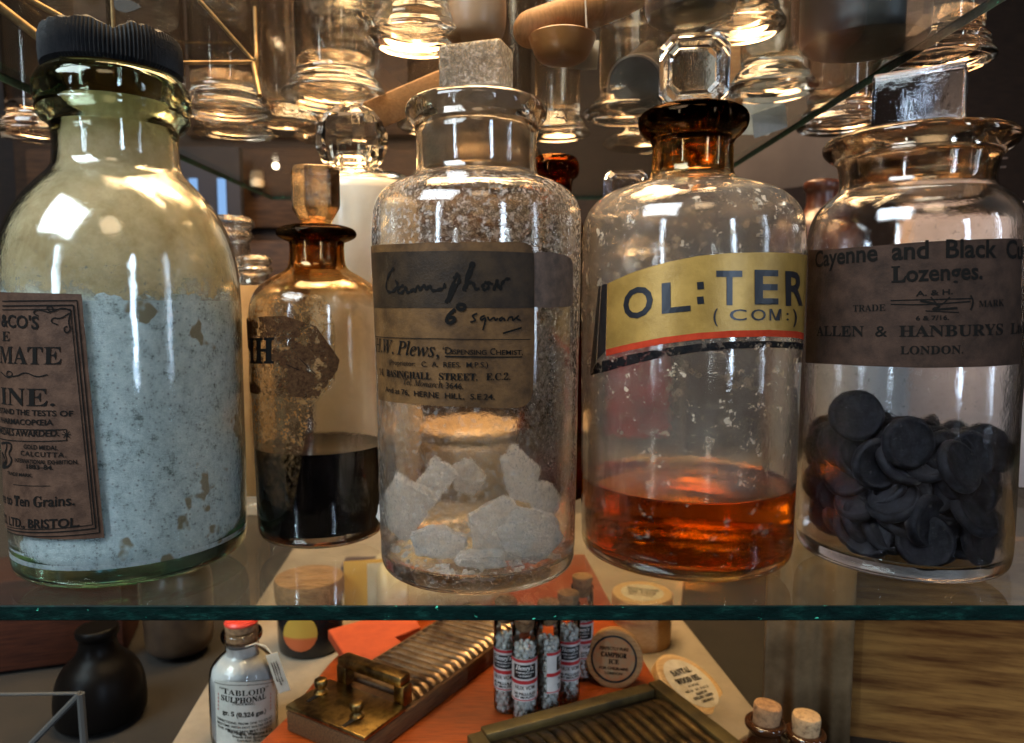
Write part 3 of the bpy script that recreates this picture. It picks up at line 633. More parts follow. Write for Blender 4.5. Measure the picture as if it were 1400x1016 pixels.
chunks = [  # px, py of the middle, half sizes in pixels, depth, tilt, label
 (556, 690, 33, 42, .402, .2, 'tall dull camphor lump against the left side of the wide clear jar'),
 (597, 657, 27, 26, .415, .5, 'rounded camphor lump left of the middle, leaning on the tall dull one'),
 (640, 650, 20, 22, .436, -.4, 'small camphor lump showing its top at the back of the jar'),
 (683, 722, 37, 42, .384, -.25, 'biggest square camphor lump with a dark fleck in its middle'),
 (712, 652, 23, 34, .424, -.3, 'pointed camphor lump standing behind the biggest square one'),
 (746, 690, 17, 28, .418, .2, 'narrow camphor lump against the right side of the wide clear jar'),
 (724, 757, 36, 33, .381, .35, 'brightest white crumbly camphor lump low at the front right of the jar'),
 (600, 762, 36, 18, .388, .1, 'flat broken camphor slab lying at the front on the jar bottom'),
 (655, 787, 40, 9, .375, 0., 'thin crumbled camphor flake lying at the very front of the jar bottom')]
for i, (px, py, hw, hh, y, tl, lbl) in enumerate(chunks):
    p = P_y(px, py, y); sc = y/F
    rl = random.Random(i*11+3); bm = bmesh.new(); nc = rl.randint(4, 6); a0 = rl.uniform(0, 1)
    for c_ in range(nc):
        a = a0+6.283*(c_+rl.uniform(-.22, .22))/nc; rr = rl.uniform(1.2, 1.45)
        for yy in (-1, 1):
            kx = rl.uniform(.86, 1.05)
            bm.verts.new((hw*sc*rr*kx*math.cos(a), yy*rl.uniform(.0025, .0050), hh*sc*rr*kx*math.sin(a)))
    bmesh.ops.convex_hull(bm, input=bm.verts)
    for v in [v for v in bm.verts if not v.link_faces]: bm.verts.remove(v)
    bmesh.ops.triangulate(bm, faces=bm.faces); bmesh.ops.subdivide_edges(bm, edges=bm.edges[:], cuts=7, use_grid_fill=True)
    bmesh.ops.smooth_vert(bm, verts=bm.verts, factor=.35, use_axis_x=True, use_axis_y=True, use_axis_z=True)
    bm.normal_update()
    for v in bm.verts: v.co += v.normal*(.0016*mnoise.noise(v.co*120+Vector((i*7, 0, 0)))+.0009*mnoise.noise(v.co*420)+.0005*mnoise.noise(v.co*1100))
    rot(bm, tl, 'Y'); rot(bm, rl.uniform(-.25, .25), 'X')
    lo_ = min(v.co.z for v in bm.verts); pz = max(p.z, .0100+SH-lo_)
    o = obj('camphor_lump', bm, M['camphor'], None, label=lbl, cat='camphor lump', group='camphor lumps in the wide jar'); o.location = (p.x, p.y, pz)
rl = random.Random(41); bm = bmesh.new()
for _ in range(420):
    a = rl.uniform(0, 6.283); r = .049*math.sqrt(rl.random()); sz = rl.choice((.0007, .0010, .0016, .0026)); 
    t_ = bmesh.new(); 
    for _ in range(8): t_.verts.new((rl.uniform(-1, 1)*sz, rl.uniform(-1, 1)*sz, rl.uniform(0, 1.2)*sz))
    bmesh.ops.convex_hull(t_, input=t_.verts)
    m_ = {v: bm.verts.new(v.co+Vector((r*math.cos(a), r*math.sin(a), 0))) for v in t_.verts if v.link_faces}
    for f_ in t_.faces: bm.faces.new([m_[v] for v in f_.verts])
    t_.free()
o = obj('camphor_crumbs', bm, M['camphor'], None, smooth=False, label='loose white camphor crumbs strewn over the bottom of the wide clear jar', cat='crumbs', kind='stuff'); o.location = (Cc[0], Cc[1], SH+.0101)
M['lozenge'] = solid('black_lozenge', (.006, .006, .008), .75, (.026, .027, .035), 300, bump=.35, bscale=420, spec=.15, lo=.4, hi=.8)
lz = lathe(chaikin(mm([(0, -2.6), (9, -2.6), (12.4, -2.2), (13.4, 0), (12.4, 2.2), (11, 2.9), (10, 2.4), (8, 2.2), (0, 2.2)]), 1), 36)
lzm = None; placed = []; rl = random.Random(5); tries = 0
fixed = [(1135, 572, .395), (1168, 566, .43), (1200, 585, .47), (1242, 606, .383), (1290, 612, .44), (1352, 612, .40), (1318, 640, .375), (1270, 715, .376), (1190, 640, .385), (1150, 690, .39), (1330, 700, .382), (1220, 690, .38), (1380, 680, .42), (1265, 775, .378), (1170, 760, .385), (1335, 765, .385)]
for px, py, y in fixed: placed.append((P_y(px, py, y)-Vector(Ec), 1))
while len(placed) < 190 and tries < 20000:
    tries += 1; a = rl.uniform(0, 6.283); r = .041*math.sqrt(rl.random()); z = rl.uniform(.018, .068); p = Vector((r*math.cos(a), r*math.sin(a), z))
    if all((p-q_[0]).length > .0108 for q_ in placed): placed.append((p, 0))
for i, (p, fx) in enumerate(placed):
    el_ = math.hypot(p.x/.0415, p.y/.047)
    if el_ > 1:
        s_ = 1/el_; p = Vector((p.x*s_, p.y*s_, p.z))
    p.z = max(p.z, .0215)
    if lzm is None: o = obj('lozenge', lz, M['lozenge'], None); lzm = o
    else: o = lzm.copy(); COL.objects.link(o)
    o.location = Vector(Ec)+p; o.scale = (1.1, 1.1, 1.15)
    n_ = Vector((p.x*10+rl.uniform(-.5, .5), -.75+rl.uniform(-.45, .45), rl.uniform(-.1, .75))).normalized()
    o.rotation_euler = n_.to_track_quat('Z', 'Y').to_euler()
    o['label'] = 'rough black round lozenge heaped in the jar with the chocolate brown label'; o['category'] = 'lozenge'; o['group'] = 'black lozenges heaped in the jar'

# ================================================================== back row on the same shelf
def simple_bottle(name, label, cat, px, y, prof, wall, mat, segs=72, group=None, base=.006, lipw=.7):
    p = P_y(px, 500, y); th = thing(name, label, cat, (p.x, y, SH), group=group)
    body = mm(prof); outer = chaikin(body, 2); inner = [q_ for q_ in offset_in(outer, wall) if q_[1] > base+.002]
    pr = [(0, 0)] + outer + [(outer[-1][0]-wall*.5, outer[-1][1]+.0008)] + inner[::-1] + [(inner[0][0]*.9, base), (0, base)]
    obj('glass_body', lathe(pr, segs), mat, th); return th, inner
M['glass_plain'] = glass('plain_clear_glass', (.98, .98, .97), 0, 1.5, None, .12, 50)
M['glass_old'] = glass('old_dusty_glass', (.95, .93, .9), .02, 1.5, None, .14, 50, [((.35, .28, .2), 140, .45, .8, .4, None, 0, 1)])
M['amber_glass'] = glass('amber_glass', (.55, .28, .10), 0, 1.5, ((.7, .30, .06), 260), .1)
# white cylindrical jar with cut ball stopper
pj = P_y(487, 500, .556); WJ = thing('white_jar', 'tall white cylindrical jar glowing in lamp light behind the amber-stained bottle', 'jar', (pj.x+.006, .556, SH))
wz = P_y(487, 246, .556).z
obj('body', lathe(chaikin([(0, 0), (.036, 0), (.039, .003), (.039, wz-.014), (.038, wz-.007), (.035, wz-.003), (.030, wz-.003), (.012, wz-.004), (0, wz-.004)], 2), 80), M['white_glaze'], WJ)
obj('collar', lathe([(.0, wz-.003), (.034, wz-.003), (.0360, wz-.001), (.0360, wz+.001), (.030, wz+.0035), (.0, wz+.0045)], 72), M['glass_plain'], WJ)
bm = bmesh.new(); bmesh.ops.create_uvsphere(bm, u_segments=13, v_segments=9, radius=.0270); bmesh.ops.rotate(bm, cent=(0, 0, 0), matrix=Matrix.Rotation(.3, 3, 'X'), verts=bm.verts)
bmesh.ops.translate(bm, vec=(-.006, 0, P_y(487, 193, .556).z), verts=bm.verts)
M['crystal'] = glass('crystal_glass', (.99, .98, .96), 0, 1.58, None, 0)
obj('ball_stopper', join(bm, mv(lathe([(0, 0), (.010, 0), (.011, .006), (.0095, .012), (.011, .02), (0, .02)], 16), (-.006, 0, wz+.004))), M['crystal'], WJ, smooth=False)
# cream pot behind the camphor jar
pc = P_y(640, 600, .56); CP = thing('ointment_pot', 'low cream ceramic pot standing behind the jar of camphor lumps', 'pot', (pc.x, .58, SH))
obj('body', lathe(chaikin([(0, 0), (.044, 0), (.048, .003), (.049, .040), (.046, .043), (.046, .0455), (.048, .046), (.048, .052), (.045, .0545), (0, .0550)], 1), 80), solid('dull_cream_glaze', (.42, .30, .17), .3, (.34, .23, .12), 30), CP)
# two small clear bottles behind the powder bottle
simple_bottle('small_bottle', 'clear bottle with double-ringed mouth peeping out behind the shoulder of the powder bottle', 'bottle', 318, .62, [(30, 0), (33, 2), (33, 150), (30, 170), (19, 186), (17.5, 196), (17.5, 202), (20.5, 204), (20.5, 207), (18, 209), (18, 212), (21.5, 214), (22, 218), (19, 221)], 2.4e-3, M['glass_old'])
t2, _ = simple_bottle('small_bottle', 'small brown-tinted clear bottle between the powder bottle and the amber-stained bottle', 'bottle', 352, .575, [(19, 0), (21, 2), (21, 148), (18, 158), (11, 166), (10.5, 172), (14, 174), (14, 177), (10.5, 179), (13.5, 181), (13.5, 184), (11, 186)], 2e-3, M['glass_old'])
# amber bottle with dark lip, between C and D
ab, inn = simple_bottle('amber_bottle', 'amber bottle whose dark lip shows beyond the right of the camphor jar neck', 'bottle', 757, .56, [(24, 0), (26, 2), (26, 190), (24, 205), (15, 220), (13, 226), (13, 242), (17, 244), (18.5, 247), (18.5, 254), (16, 258)], 2.2e-3, M['amber_glass'])
# bottle behind the oil bottle with red label and square stopper
p = P_y(868, 500, .575); zt = P_y(868, 280, .575).z
rb, inn = simple_bottle('red_label_bottle', 'clear bottle with a deep red label and square stopper behind the amber oil bottle', 'bottle', 872, .575, [(36, 0), (39, 2), (39.5, 150), (39, 172), (34, 186), (20, 196), (16, 201), (15.5, zt*1000-6), (19, zt*1000-3), (19, zt*1000)], 2.4e-3, M['glass_old'])
obj('stopper', mv(emerald(.0165, .0130, .0095, .004, 0, 0), (-.012, 0, zt-.001)), M['rough_glass'], rb, smooth=False)
M['deep_red'] = solid('deep_red_paper', (.38, .022, .030), .6, (.24, .012, .02), 60)
S_ = Cyl((p.x, .575, SH), [(.0395, 0), (.0395, .2)])
obj('paper_label', patch_uv(S_, [(-.060, .124), (0, .124), (.028, .124)], [(-.060, .050), (0, .050), (.028, .050)], .0004, 4, 12), M['deep_red'], rb)
# pale carton and grey jar behind the lozenge jar
p = P_y(1335, 500, .60); pb = thing('paper_carton', 'pale pinkish carton with faint printing standing behind the lozenge jar', 'carton', (p.x, .615, 0), (0, 0, -.25))
obj('carton_body', box(0, 0, .1155, .105, .05, .23, .001), solid('pinkish_card', (.56, .47, .43), .8, (.48, .39, .35), 30), pb)
ik = Ink(Plane((0, -.0250, 0), (1, 0, 0), (0, 0, 1), Matrix.Translation((p.x, .615, 0)) @ Matrix.Rotation(-.25, 4, 'Z')), -.0004)
for i_, (y0, x0, x1) in enumerate(((322, 1290, 1318), (518, 1300, 1350), (205, 1352, 1376), (217, 1352, 1378), (229, 1354, 1376))): ik.line([(x0, y0), (x1, y0-1)], 4, 0)
ik.build('printing', M['ink_soft'], pb)
p = P_y(1195, 500, .58); gj = thing('grey_jar', 'grey-white stoneware jar standing behind the left side of the lozenge jar', 'jar', (p.x-.012, .60, SH))
obj('body', lathe(chaikin([(0, 0), (.042, 0), (.046, .004), (.047, .150), (.043, .163), (.034, .168), (.034, .178), (.037, .182), (.034, .186), (0, .187)], 2), 72), solid('grey_stoneware', (.36, .37, .37), .4, (.30, .31, .31), 20), gj)
p = P_y(1135, 300, .66); rj = thing('brown_bottle', 'reddish brown bottle standing in the gap between oil bottle and lozenge jar', 'bottle', (p.x, .68, SH))
obj('body', lathe(chaikin([(0, 0), (.030, 0), (.032, .003), (.032, .205), (.029, .222), (.016, .232), (.013, .240), (.013, .252), (.016, .254), (.016, .262), (0, .263)], 2), 56), solid('red_brown_glaze', (.10, .035, .02), .3, (.06, .02, .012), 30), rj)
# folded newspaper strip between A and B
p = P_y(345, 500, .545); nw = thing('old_leaflet', 'narrow orange-brown printed leaflet upright in the gap beside the powder bottle', 'leaflet', (p.x-.010, .555, 0), (0, 0, .15))
obj('sheet', box(0, 0, .082, .030, .003, .163, .0005), solid('yellowed_newsprint', (.55, .30, .10), .8, (.42, .21, .065), 40), nw)
ik = Ink(Plane((0, -.0015, 0), (1, 0, 0), (0, 0, 1)), -.0003)
for i in range(34): ik.stroke([(-.012, .150-i*.0042), (.004+.008*rng.random(), .150-i*.0042)], .0016, 0)
ik.build('printing', M['ink_soft'], nw)

# ================================================================== lower level
TOPB = -.178
bp = [P_z(*q_, ZF+.004)[:2] for q_ in ((232, 1030), (345, 835), (420, 742), (925, 740), (945, 850), (1060, 1010), (1120, 1090))]
bp = [P_z(222, 1045, ZF)[:2], P_z(330, 862, ZF)[:2], (-.33, 1.2), (.30, 1.2), P_z(930, 848, ZF)[:2], P_z(1058, 1010, ZF)[:2], P_z(1110, 1080, ZF)[:2]]
pb_ = thing('display_board', 'grey-beige board covering the cabinet floor under all the small wares', 'board', (0, .5, ZF))
obj('panel', mv(prism(bp, 0, .006, .001), (0, -.5, -.002)), M['board'], pb_, smooth=False)
bk = thing('back_board', 'grey-beige upright board closing the back of the lower level', 'board', (0, 1.20, ZF))
obj('panel', box(0, .01, .05, .95, .016, .10, .001), M['board'], bk, smooth=False)
# thick red-brown tray under the pill machines
pt = [P_z(*q_, TOPB) for q_ in ((338, 1030), (385, 985), (405, 965), (413, 950), (450, 905), (560, 800), (620, 757), (800, 757), (850, 850), (895, 925), (980, 1060), (560, 1100))]
tr = thing('wooden_tray', 'orange-red polished wooden tray under the ribbed machines and glass tubes', 'tray', (0, .6, ZF+.004))
obj('slab', mv(prism([(q_.x, q_.y) for q_ in pt], ZF+.0045, TOPB, .003), (0, -.6, -ZF-.004)), M['wood_red'], tr)

# ---- ribbed pill machines
def pill_machine(label, loc, rz, L, W, wood_m, rib_m, brass_m, ribs, bracket, frame=None):
    t = thing('pill_machine', label, 'pill machine', loc, (0, 0, rz))
    obj('base', box(L/2, W/2, .008, L, W, .016, .0015), wood_m, t)
    x0, x1, nrib = ribs; vs = []; fs = []; ns = 10; cols = 13; prof = []
    pit = (x1-x0)/nrib
    for i in range(nrib):
        for j in range(ns):
            a = math.pi*j/ns; prof.append((x0+pit*(i+.5-.5*math.cos(a)), .0042*math.sin(a)**.75))
    prof.append((x1, 0))
    mg = W*.035
    for x, h in prof:
        for c_ in range(cols+1):
            q_ = c_/cols; endf = min(1, min(q_, 1-q_)*cols/.9); vs.append((x, mg+(W-2*mg)*q_, .0165+h*(endf**.5)))
    m_ = cols+1
    for i in range(len(prof)-1):
        for c_ in range(cols): fs.append((i*m_+c_, (i+1)*m_+c_, (i+1)*m_+c_+1, i*m_+c_+1))
    obj('ribbed_plate', raw(vs, fs), rib_m, t)
    if bracket:
        obj('end_plate', box(.0235, W/2, .0185, .047, W*1.02, .004, .0014), brass_m, t)
        br = obj('bracket_bar', box(.052, W*.47, .0375, .0125, W*.84, .0085, .002), brass_m, t)
        for yy in (W*.09, W*.85):
            obj('bracket_post', box(.052, yy, .026, .011, .010, .017, .0012), brass_m, t)
        for xx, yy in ((.017, W*.28), (.027, W*.88)):
            kn = obj('thumb_screw', join(mv(lathe(chaikin(mm([(0, 0), (5.6, 0), (5.8, 1.6), (3.4, 2.4), (3.2, 5), (5.2, 6), (5.2, 10.5), (4.2, 11.6), (0, 11.8)]), 1), 20), (xx, yy, .0203))), brass_m, t)
            obj('slot', box(xx-.009, yy-.001, .0206, .012, .0035, .0006), M['black_glaze'], t, smooth=False)
    if frame:
        obj('frame_rail', box(L/2, W+.006, .012, L, .012, .024, .0015), frame, t); obj('frame_rail', box(L/2, -.006, .012, L, .012, .024, .0015), frame, t)
        obj('end_rail', box(L+.0062, W/2, .012, .012, W+.024, .024, .0015), frame, t)
    return t
pa = P_z(497, 1013, TOPB+.018); pe = P_z(694, 868, TOPB+.018); pl_ = P_z(404, 962, TOPB+.018)
ang = math.atan2(pe.y-pa.y, pe.x-pa.x); W1 = (pl_-pa).length
pill_machine('ribbed pill rolling machine with brass end bracket and two thumb screws', (pa.x, pa.y, TOPB+.0005), ang, (pe-pa).length+.045, W1, M['wood_brown'], M['pewter'], M['brass'], (.060, (pe-pa).length+.040, 20), True)
# the dark second one: far corner at (885,925)
pc_ = P_z(886, 922, TOPB+.024); pr_ = P_z(1004, 1014, TOPB+.024)
dv = (pc_-pr_).normalized(); ang2 = math.atan2(dv.y, dv.x); L2 = .26
org = Vector((pc_.x, pc_.y)) - Vector((dv.x, dv.y))*(L2+.006)
# local x runs towards the far corner, local y to the left of it; ribs lie along x there
t = thing('pill_machine', 'dark framed ribbed pill machine in shadow below the round wooden boxes', 'pill machine', (org.x, org.y, TOPB+.0005), (0, 0, ang2))
W2 = .150
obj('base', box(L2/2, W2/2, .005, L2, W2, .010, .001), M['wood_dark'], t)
vs = []; fs = []; nr = 16; pit = W2/nr; prof = []
for i in range(nr):
    for j in range(10): prof.append((pit*(i+.5-.5*math.cos(math.pi*j/10)), .0042*math.sin(math.pi*j/10)**.75))
prof.append((W2, 0))
for yy, h in prof:
    for c_ in range(21):
        q_ = c_/20; ef = min(1, (1-q_)*20/.9); vs.append((q_*(L2-.012), yy, .0125+h*ef**.5))
for i in range(len(prof)-1):
    for c_ in range(20): fs.append((i*21+c_, i*21+c_+1, (i+1)*21+c_+1, (i+1)*21+c_))
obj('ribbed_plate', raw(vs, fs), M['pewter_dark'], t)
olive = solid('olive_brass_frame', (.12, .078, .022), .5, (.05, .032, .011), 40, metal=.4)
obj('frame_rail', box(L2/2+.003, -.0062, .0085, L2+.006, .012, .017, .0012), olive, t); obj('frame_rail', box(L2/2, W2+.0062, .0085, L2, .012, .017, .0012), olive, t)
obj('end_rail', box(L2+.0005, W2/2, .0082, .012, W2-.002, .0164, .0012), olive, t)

# ---- glass tubes of pellets
def vial(loc, R, H, label, group, turn, tilt=0, first=[None]):
    if first[0] is None:
        t = thing('pellet_tube', label, 'glass tube', (0, 0, 0), group=group)
        obj('glass_body', lathe([(0, 0), (R*.8, .0003), (R*.97, .002), (R, .005), (R, H*.84), (R*.93, H*.86), (R*.93, H*.875), (R*1.02, H*.885), (R*1.0, H*.90), (R*.8, H*.90)], 40), M['vial_glass'], t)
        obj('cork', lathe(chaikin([(0, H*.80), (R*.70, H*.80), (R*.84, H*.90), (R*.93, H*.985), (R*.85, H), (0, H)], 1), 32), M['cork'], t)
        bm = bmesh.new(); rl = random.Random(2); pr = .0027; z = .0035; layer = 0
        while z < H*.70:
            for ring, cnt in ((R-pr-.0004, 8), (R*.26, 3)):
                for i in range(cnt):
                    a = 2*math.pi*(i+.5*(layer % 2)+rl.uniform(-.16, .16))/cnt
                    s_ = bmesh.ops.create_icosphere(bm, subdivisions=1, radius=pr*rl.uniform(.86, 1.02), matrix=Matrix.Translation((ring*math.cos(a), ring*math.sin(a), z+rl.uniform(-.0008, .0008))))
            z += pr*1.62; layer += 1
        obj('pellets', bm, M['pellets'], t, kind='stuff')
        S_ = Cyl((0, 0, 0), [(R, 0), (R, .2)]); hw = .106
        lab = obj('paper_label', patch_uv(S_, [(-hw, H*0.5900), (0, H*0.5900), (hw, H*0.5900)], [(-hw, H*0.2200), (0, H*0.2200), (hw, H*0.2200)], .0002, 4, 14), M['paper_white'], t)
        for a_, b_ in ((.587, .562), (.405, .373), (.238, .228)): obj('red_stripe', patch_uv(S_, [(-hw, H*a_), (hw, H*a_)], [(-hw, H*b_), (hw, H*b_)], .0004, 1, 28), M['red_vial'], lab)
        for s_ in (.0,):
            obj('black_panel', patch_uv(S_, [(s_-.042, H*0.5428) if False else (s_-.056, H*0.5428), (s_+.056, H*0.5428)], [(s_-.056, H*0.4207), (s_+.056, H*0.4207)], .0004, 1, 12), M['black_full'], lab)
        def wr(body, u0, u1, z0, h, mat, **kw):
            v, f = glyphs(body, **kw); x0, x1 = v[:, 0].min(), v[:, 0].max()
            return obj('lettering', raw([S_.pos(u0+(u1-u0)*(x-x0)/(x1-x0), z0+y*h/.69, .0006) for x, y in v], f), mat, lab, smooth=False)
        for s_ in (.0,):
            wr('𝐻𝑒𝑛𝑟𝑦\'𝑠', s_-.046, s_+.040, H*0.4995, H*.035, M['white_ink'], bold=.02); wr('HOMOEOPATHIC', s_-.044, s_+.044, H*0.4680, H*.013, M['white_ink'], bold=.01); wr('CHEMIST', s_-.032, s_+.032, H*0.4404, H*.013, M['white_ink'], bold=.01)
            wr('NUX VOM', s_-.048, s_+.048, H*0.3263, H*.035, M['ink_soft'], bold=.01); wr('30 PILLULES', s_-.054, s_+.054, H*0.2790, H*.022, M['ink'], bold=.03); wr('BY MOUTH', s_-.048, s_+.048, H*0.2499, H*.020, M['ink'], bold=.03)
        first[0] = t; r = t
    else:
        r = first[0].copy(); COL.objects.link(r)
        for ch in list(first[0].children):
            c_ = ch.copy(); COL.objects.link(c_); c_.parent = r
            for g_ in ch.children:
                d_ = g_.copy(); COL.objects.link(d_); d_.parent = c_
    r.location = loc; r.rotation_euler = (tilt, 0, turn); r['label'] = label; r['group'] = group
    return r
M['red_vial'] = solid('red_print', (.42, .018, .022), .5)
gt = 'corked glass tubes of white pellets'
bz = TOPB+.0006
for (px, py, lab_, turn) in ((717, 984, 'front glass tube of white pellets, cork fully in view, standing before the other tubes', .02),
                            (692, 969, 'glass tube of white pellets half hidden at the left behind the front tube', -.25),
                            (749, 973, 'glass tube of pellets turned to show the red striped edge of its label', 1.62),
                            (776, 956, 'glass tube of pellets between the striped-edge tube and the hindmost tube', .15),
                            (795, 925, 'hindmost glass tube of pellets, beside the round box standing on edge', -.1)):
    p = P_z(px, py, bz); vial((p.x, p.y, bz), .0098, .092, lab_, gt, turn)

# ---- round wooden boxes
def disc_text(S_, lines, mat, parent, off=.0004):
    ik = Ink(S_, off)
    for body, x0, x1, y0, h in lines:
        v, f = glyphs(body, .02); a, b = v[:, 0].min(), v[:, 0].max(); n0 = len(ik.v)
        ik.v += [S_.pos(x0+(x1-x0)*(x-a)/(b-a), y0+y*h/.69, off) for x, y in v]; ik.f += [tuple(i+n0 for i in g_) for g_ in f]
    return ik.build('printing', mat, parent)
def round_box(label, loc, rotm, R, H, woodm, labm, lines, group, ring=None, labr=.72):
    t = thing('round_box', label, 'round box', loc, rotm, group)
    obj('box_body', lathe(chaikin([(0, 0), (R*.95, 0), (R*.97, .001), (R*.97, H*.58), (R*.9, H*.58)], 1), 64), woodm, t)
    ld = obj('lid', lathe(chaikin([(R*.9, H*.56), (R, H*.56), (R*1.01, H*.6), (R*1.01, H*.96), (R*.97, H), (R*.90, H*1.0), (R*.86, H*.985), (0, H*.985)], 1), 64), woodm, t)
    lb = obj('paper_label', lathe([(0, H*.985+.0004), (R*labr, H*.985+.0004)], 48), labm, ld)
    if ring: obj('ring_border', lathe([(R*(labr-.06), H*.985+.0007), (R*labr, H*.985+.0007)], 48), ring, lb)
    disc_text(Plane((0, 0, H*.985), (1, 0, 0), (0, 1, 0)), [(b, x0*R, x1*R, y*R, h*R) for b, x0, x1, y, h in lines], M['ink'], lb, .0009)
    return t
gb = 'round wooden pill boxes on the red tray and board'
SAN = [('𝐒𝐀𝐍𝐓𝐀𝐋', -.42, .42, .30, .17), ('𝐖𝐎𝐎𝐃 𝐎𝐈𝐋', -.52, .52, .02, .17), ('IN CAPSULES', -.22, .22, -.12, .06), ('NO. 24   100   B. & CO', -.5, .5, -.26, .07), ('𝐌𝐀𝐃𝐄 𝐈𝐍', -.2, .3, -.38, .07), ('𝐄𝐍𝐆𝐋𝐀𝐍𝐃  𝐋𝐎𝐍𝐃𝐎𝐍', -.42, .42, -.50, .08), ('𝐂𝐇𝐄𝐌𝐈𝐒𝐓𝐒', -.25, .3, -.62, .07)]
R_ = .034; H_ = .026
p = P_y(939, 925, .63); a1 = (Matrix.Rotation(-.30, 3, 'X') @ Matrix.Rotation(.34, 3, 'Y') @ Matrix.Rotation(-.25, 3, 'Z')).to_euler()
a1 = (Matrix.Rotation(.42, 3, 'Y') @ Matrix.Rotation(.22, 3, 'X') @ Matrix.Rotation(.72, 3, 'Z')).to_euler()
round_box('pale round wooden box tilted, its lid label reading SANTAL WOOD OIL', p-Vector((.008, 0, H_)), a1, R_, H_, M['wood_pale'], M['paper_cream'], SAN, gb, None, .80)
p = P_z(880, 895, ZF+.006)
round_box('tall round wooden box, upright, behind the box standing on edge', (p.x+.004, p.y+.035, ZF+.0045), (0, 0, -.3), .031, .052, M['wood_pale'], M['paper_cream'], [('𝐒𝐀𝐍𝐓𝐀𝐋 𝐖𝐎𝐎𝐃', -.52, .52, .12, .18), ('𝐎𝐈𝐋 𝐂𝐀𝐏𝐒', -.45, .45, -.14, .18), ('MADE IN LONDON', -.4, .4, -.34, .09)], gb)
p = P_y(838, 906, .60)
a2 = (Matrix.Rotation(-.18, 3, 'Z') @ Matrix.Rotation(math.pi/2-.22, 3, 'X')).to_euler()
round_box('brown round box standing on its edge with an orange label ringed in black', p+Vector((.004, .018, -.001)), a2, .0245, .018, M['wood_tan'], solid('orange_brown_label', (.36, .12, .035), .7, (.26, .17, .075), 110),
          [('PERFECTLY PURE', -.5, .5, .30, .10), ('𝐂𝐀𝐌𝐏𝐇𝐎𝐑', -.45, .45, .06, .16), ('𝐈𝐂𝐄', -.18, .18, -.16, .15), ('FOR CHILBLAINS', -.5, .5, -.36, .09), ('LONDON', -.3, .3, -.52, .08)], gb, M['black_full'], .80)

# ---- tablet bottle
TY = .565; px0 = P_y(335, 1000, TY); TB = thing('tablet_bottle', 'square-shouldered clear bottle of white tablets with printed white label and red-topped cork', 'bottle', (px0.x, TY, ZF+.0045))
def zt_(py): return P_y(335, py, TY).z-(ZF+.0045)
zs, zn, zl = zt_(905), zt_(885), zt_(866)
sq = lambda r, z: (r, z)
T_body = [(.0225, 0), (.0255, .0015), (.0262, .006), (.0262, zs-.010), (.0245, zs-.001), (.018, zs+.006), (.0135, zs+.009), (.0128, zn), (.0128, zl-.006), (.0155, zl-.004), (.0162, zl), (.0155, zl+.003), (.0125, zl+.004)]
obj('glass_body', lathe([(0, 0)]+chaikin(T_body, 2), 64), M['vial_glass'], TB)
obj('tablet_fill', lathe([(0, .002), (.0235, .002), (.0248, .006), (.0248, zs-.011), (.023, zs-.003), (.0165, zs+.0045), (.0122, zs+.008), (.0118, zn+.003), (0, zn+.003)], 64), solid('white_tablet_mass', (.74, .70, .66), .7, (.62, .58, .55), 80, bump=.4), TB)
ck = obj('cork', lathe(mm([(0, zn*1000+5), (11.8, zn*1000+5), (12, zl*1000+3), (13.0, zl*1000+9), (0, zl*1000+9)]), 40), M['cork'], TB)
obj('wax_seal', lathe([(0, zl+.0092), (.0128, zl+.0092), (.0130, zl+.0105), (.0115, zl+.0125), (0, zl+.013)], 40), M['red_wax'], ck)
ST = Cyl((px0.x, TY, ZF+.0045), [(.0262, 0), (.0262, zs)])
lab = obj('paper_label', patch(ST, [(294, 929), (310, 931), (335, 932), (360, 930), (378, 927)], [(297, 1030), (313, 1032), (335, 1033), (358, 1032), (375, 1030)], .0003, 8, 6), solid('off_white_label', (.50, .47, .40), .7, (.40, .37, .31), 60), TB)
ik = Ink(ST, .0006)
ik.text('“𝐓𝐀𝐁𝐋𝐎𝐈𝐃”', (301, 945), (366, 944), 7.5, sag=1); ik.text('𝐒𝐔𝐋𝐏𝐇𝐎𝐍𝐀𝐋', (303, 956), (363, 954), 7.5, .015, sag=1); ik.text('(TRADE MARK)', (318, 963), (348, 963), 2.8, .01); ik.text('𝐠𝐫. 𝟓 (𝟎.𝟑𝟐𝟒 𝐠𝐦.)', (305, 975), (363, 974), 6, .02, sag=1)
for i_, b_ in enumerate(('DIRECTIONS: FROM ONE TO SIX AT', 'BEDTIME WITH HOT WATER OR AS', 'THE PHYSICIAN MAY DIRECT')): ik.text(b_, (298, 982+i_*5.2), (371, 981+i_*5.2), 3.2, .015, sag=1)
ik.text('Burroughs, Wellcome & Co.', (312, 1000), (372, 998), 4.6, .03, sag=1); ik.text('Snow Hill Buildings', (318, 1007), (366, 1006), 3.4, .015); ik.text('London (Eng.)', (325, 1013), (358, 1012), 3.4, .015)
ik.line([(294, 932), (335, 935), (377, 930)], 1, 2); ik.build('printing', M['ink'], lab)
ik = Ink(ST, .0006)
for px in (299, 369):
    for i_ in range(5): ik.line([(px, 947+i_*5), (px+.3, 950+i_*5)], 4, 0)
ik.build('red_printing', M['ink_red'], lab)
tg = thing('paper_tag', 'small cream string tag hanging from the neck of the tablet bottle', 'tag', P_y(372, 896, TY-.020), (0, 0, .1))
obj('card', rot(mv(box(0, 0, -.017, .0095, .0007, .034, .0002), (0, 0, 0)), .26, 'Y', (0, 0, 0)) if False else rot(box(0, 0, -.015, .0095, .0007, .033, .0002), -.28, 'Y'), M['paper_cream'], tg)
ik = Ink(Plane((0, -.00035, 0), (-math.sin(.28)*-1, 0, -math.cos(.28)), (math.cos(.28), 0, math.sin(.28))), .0004)
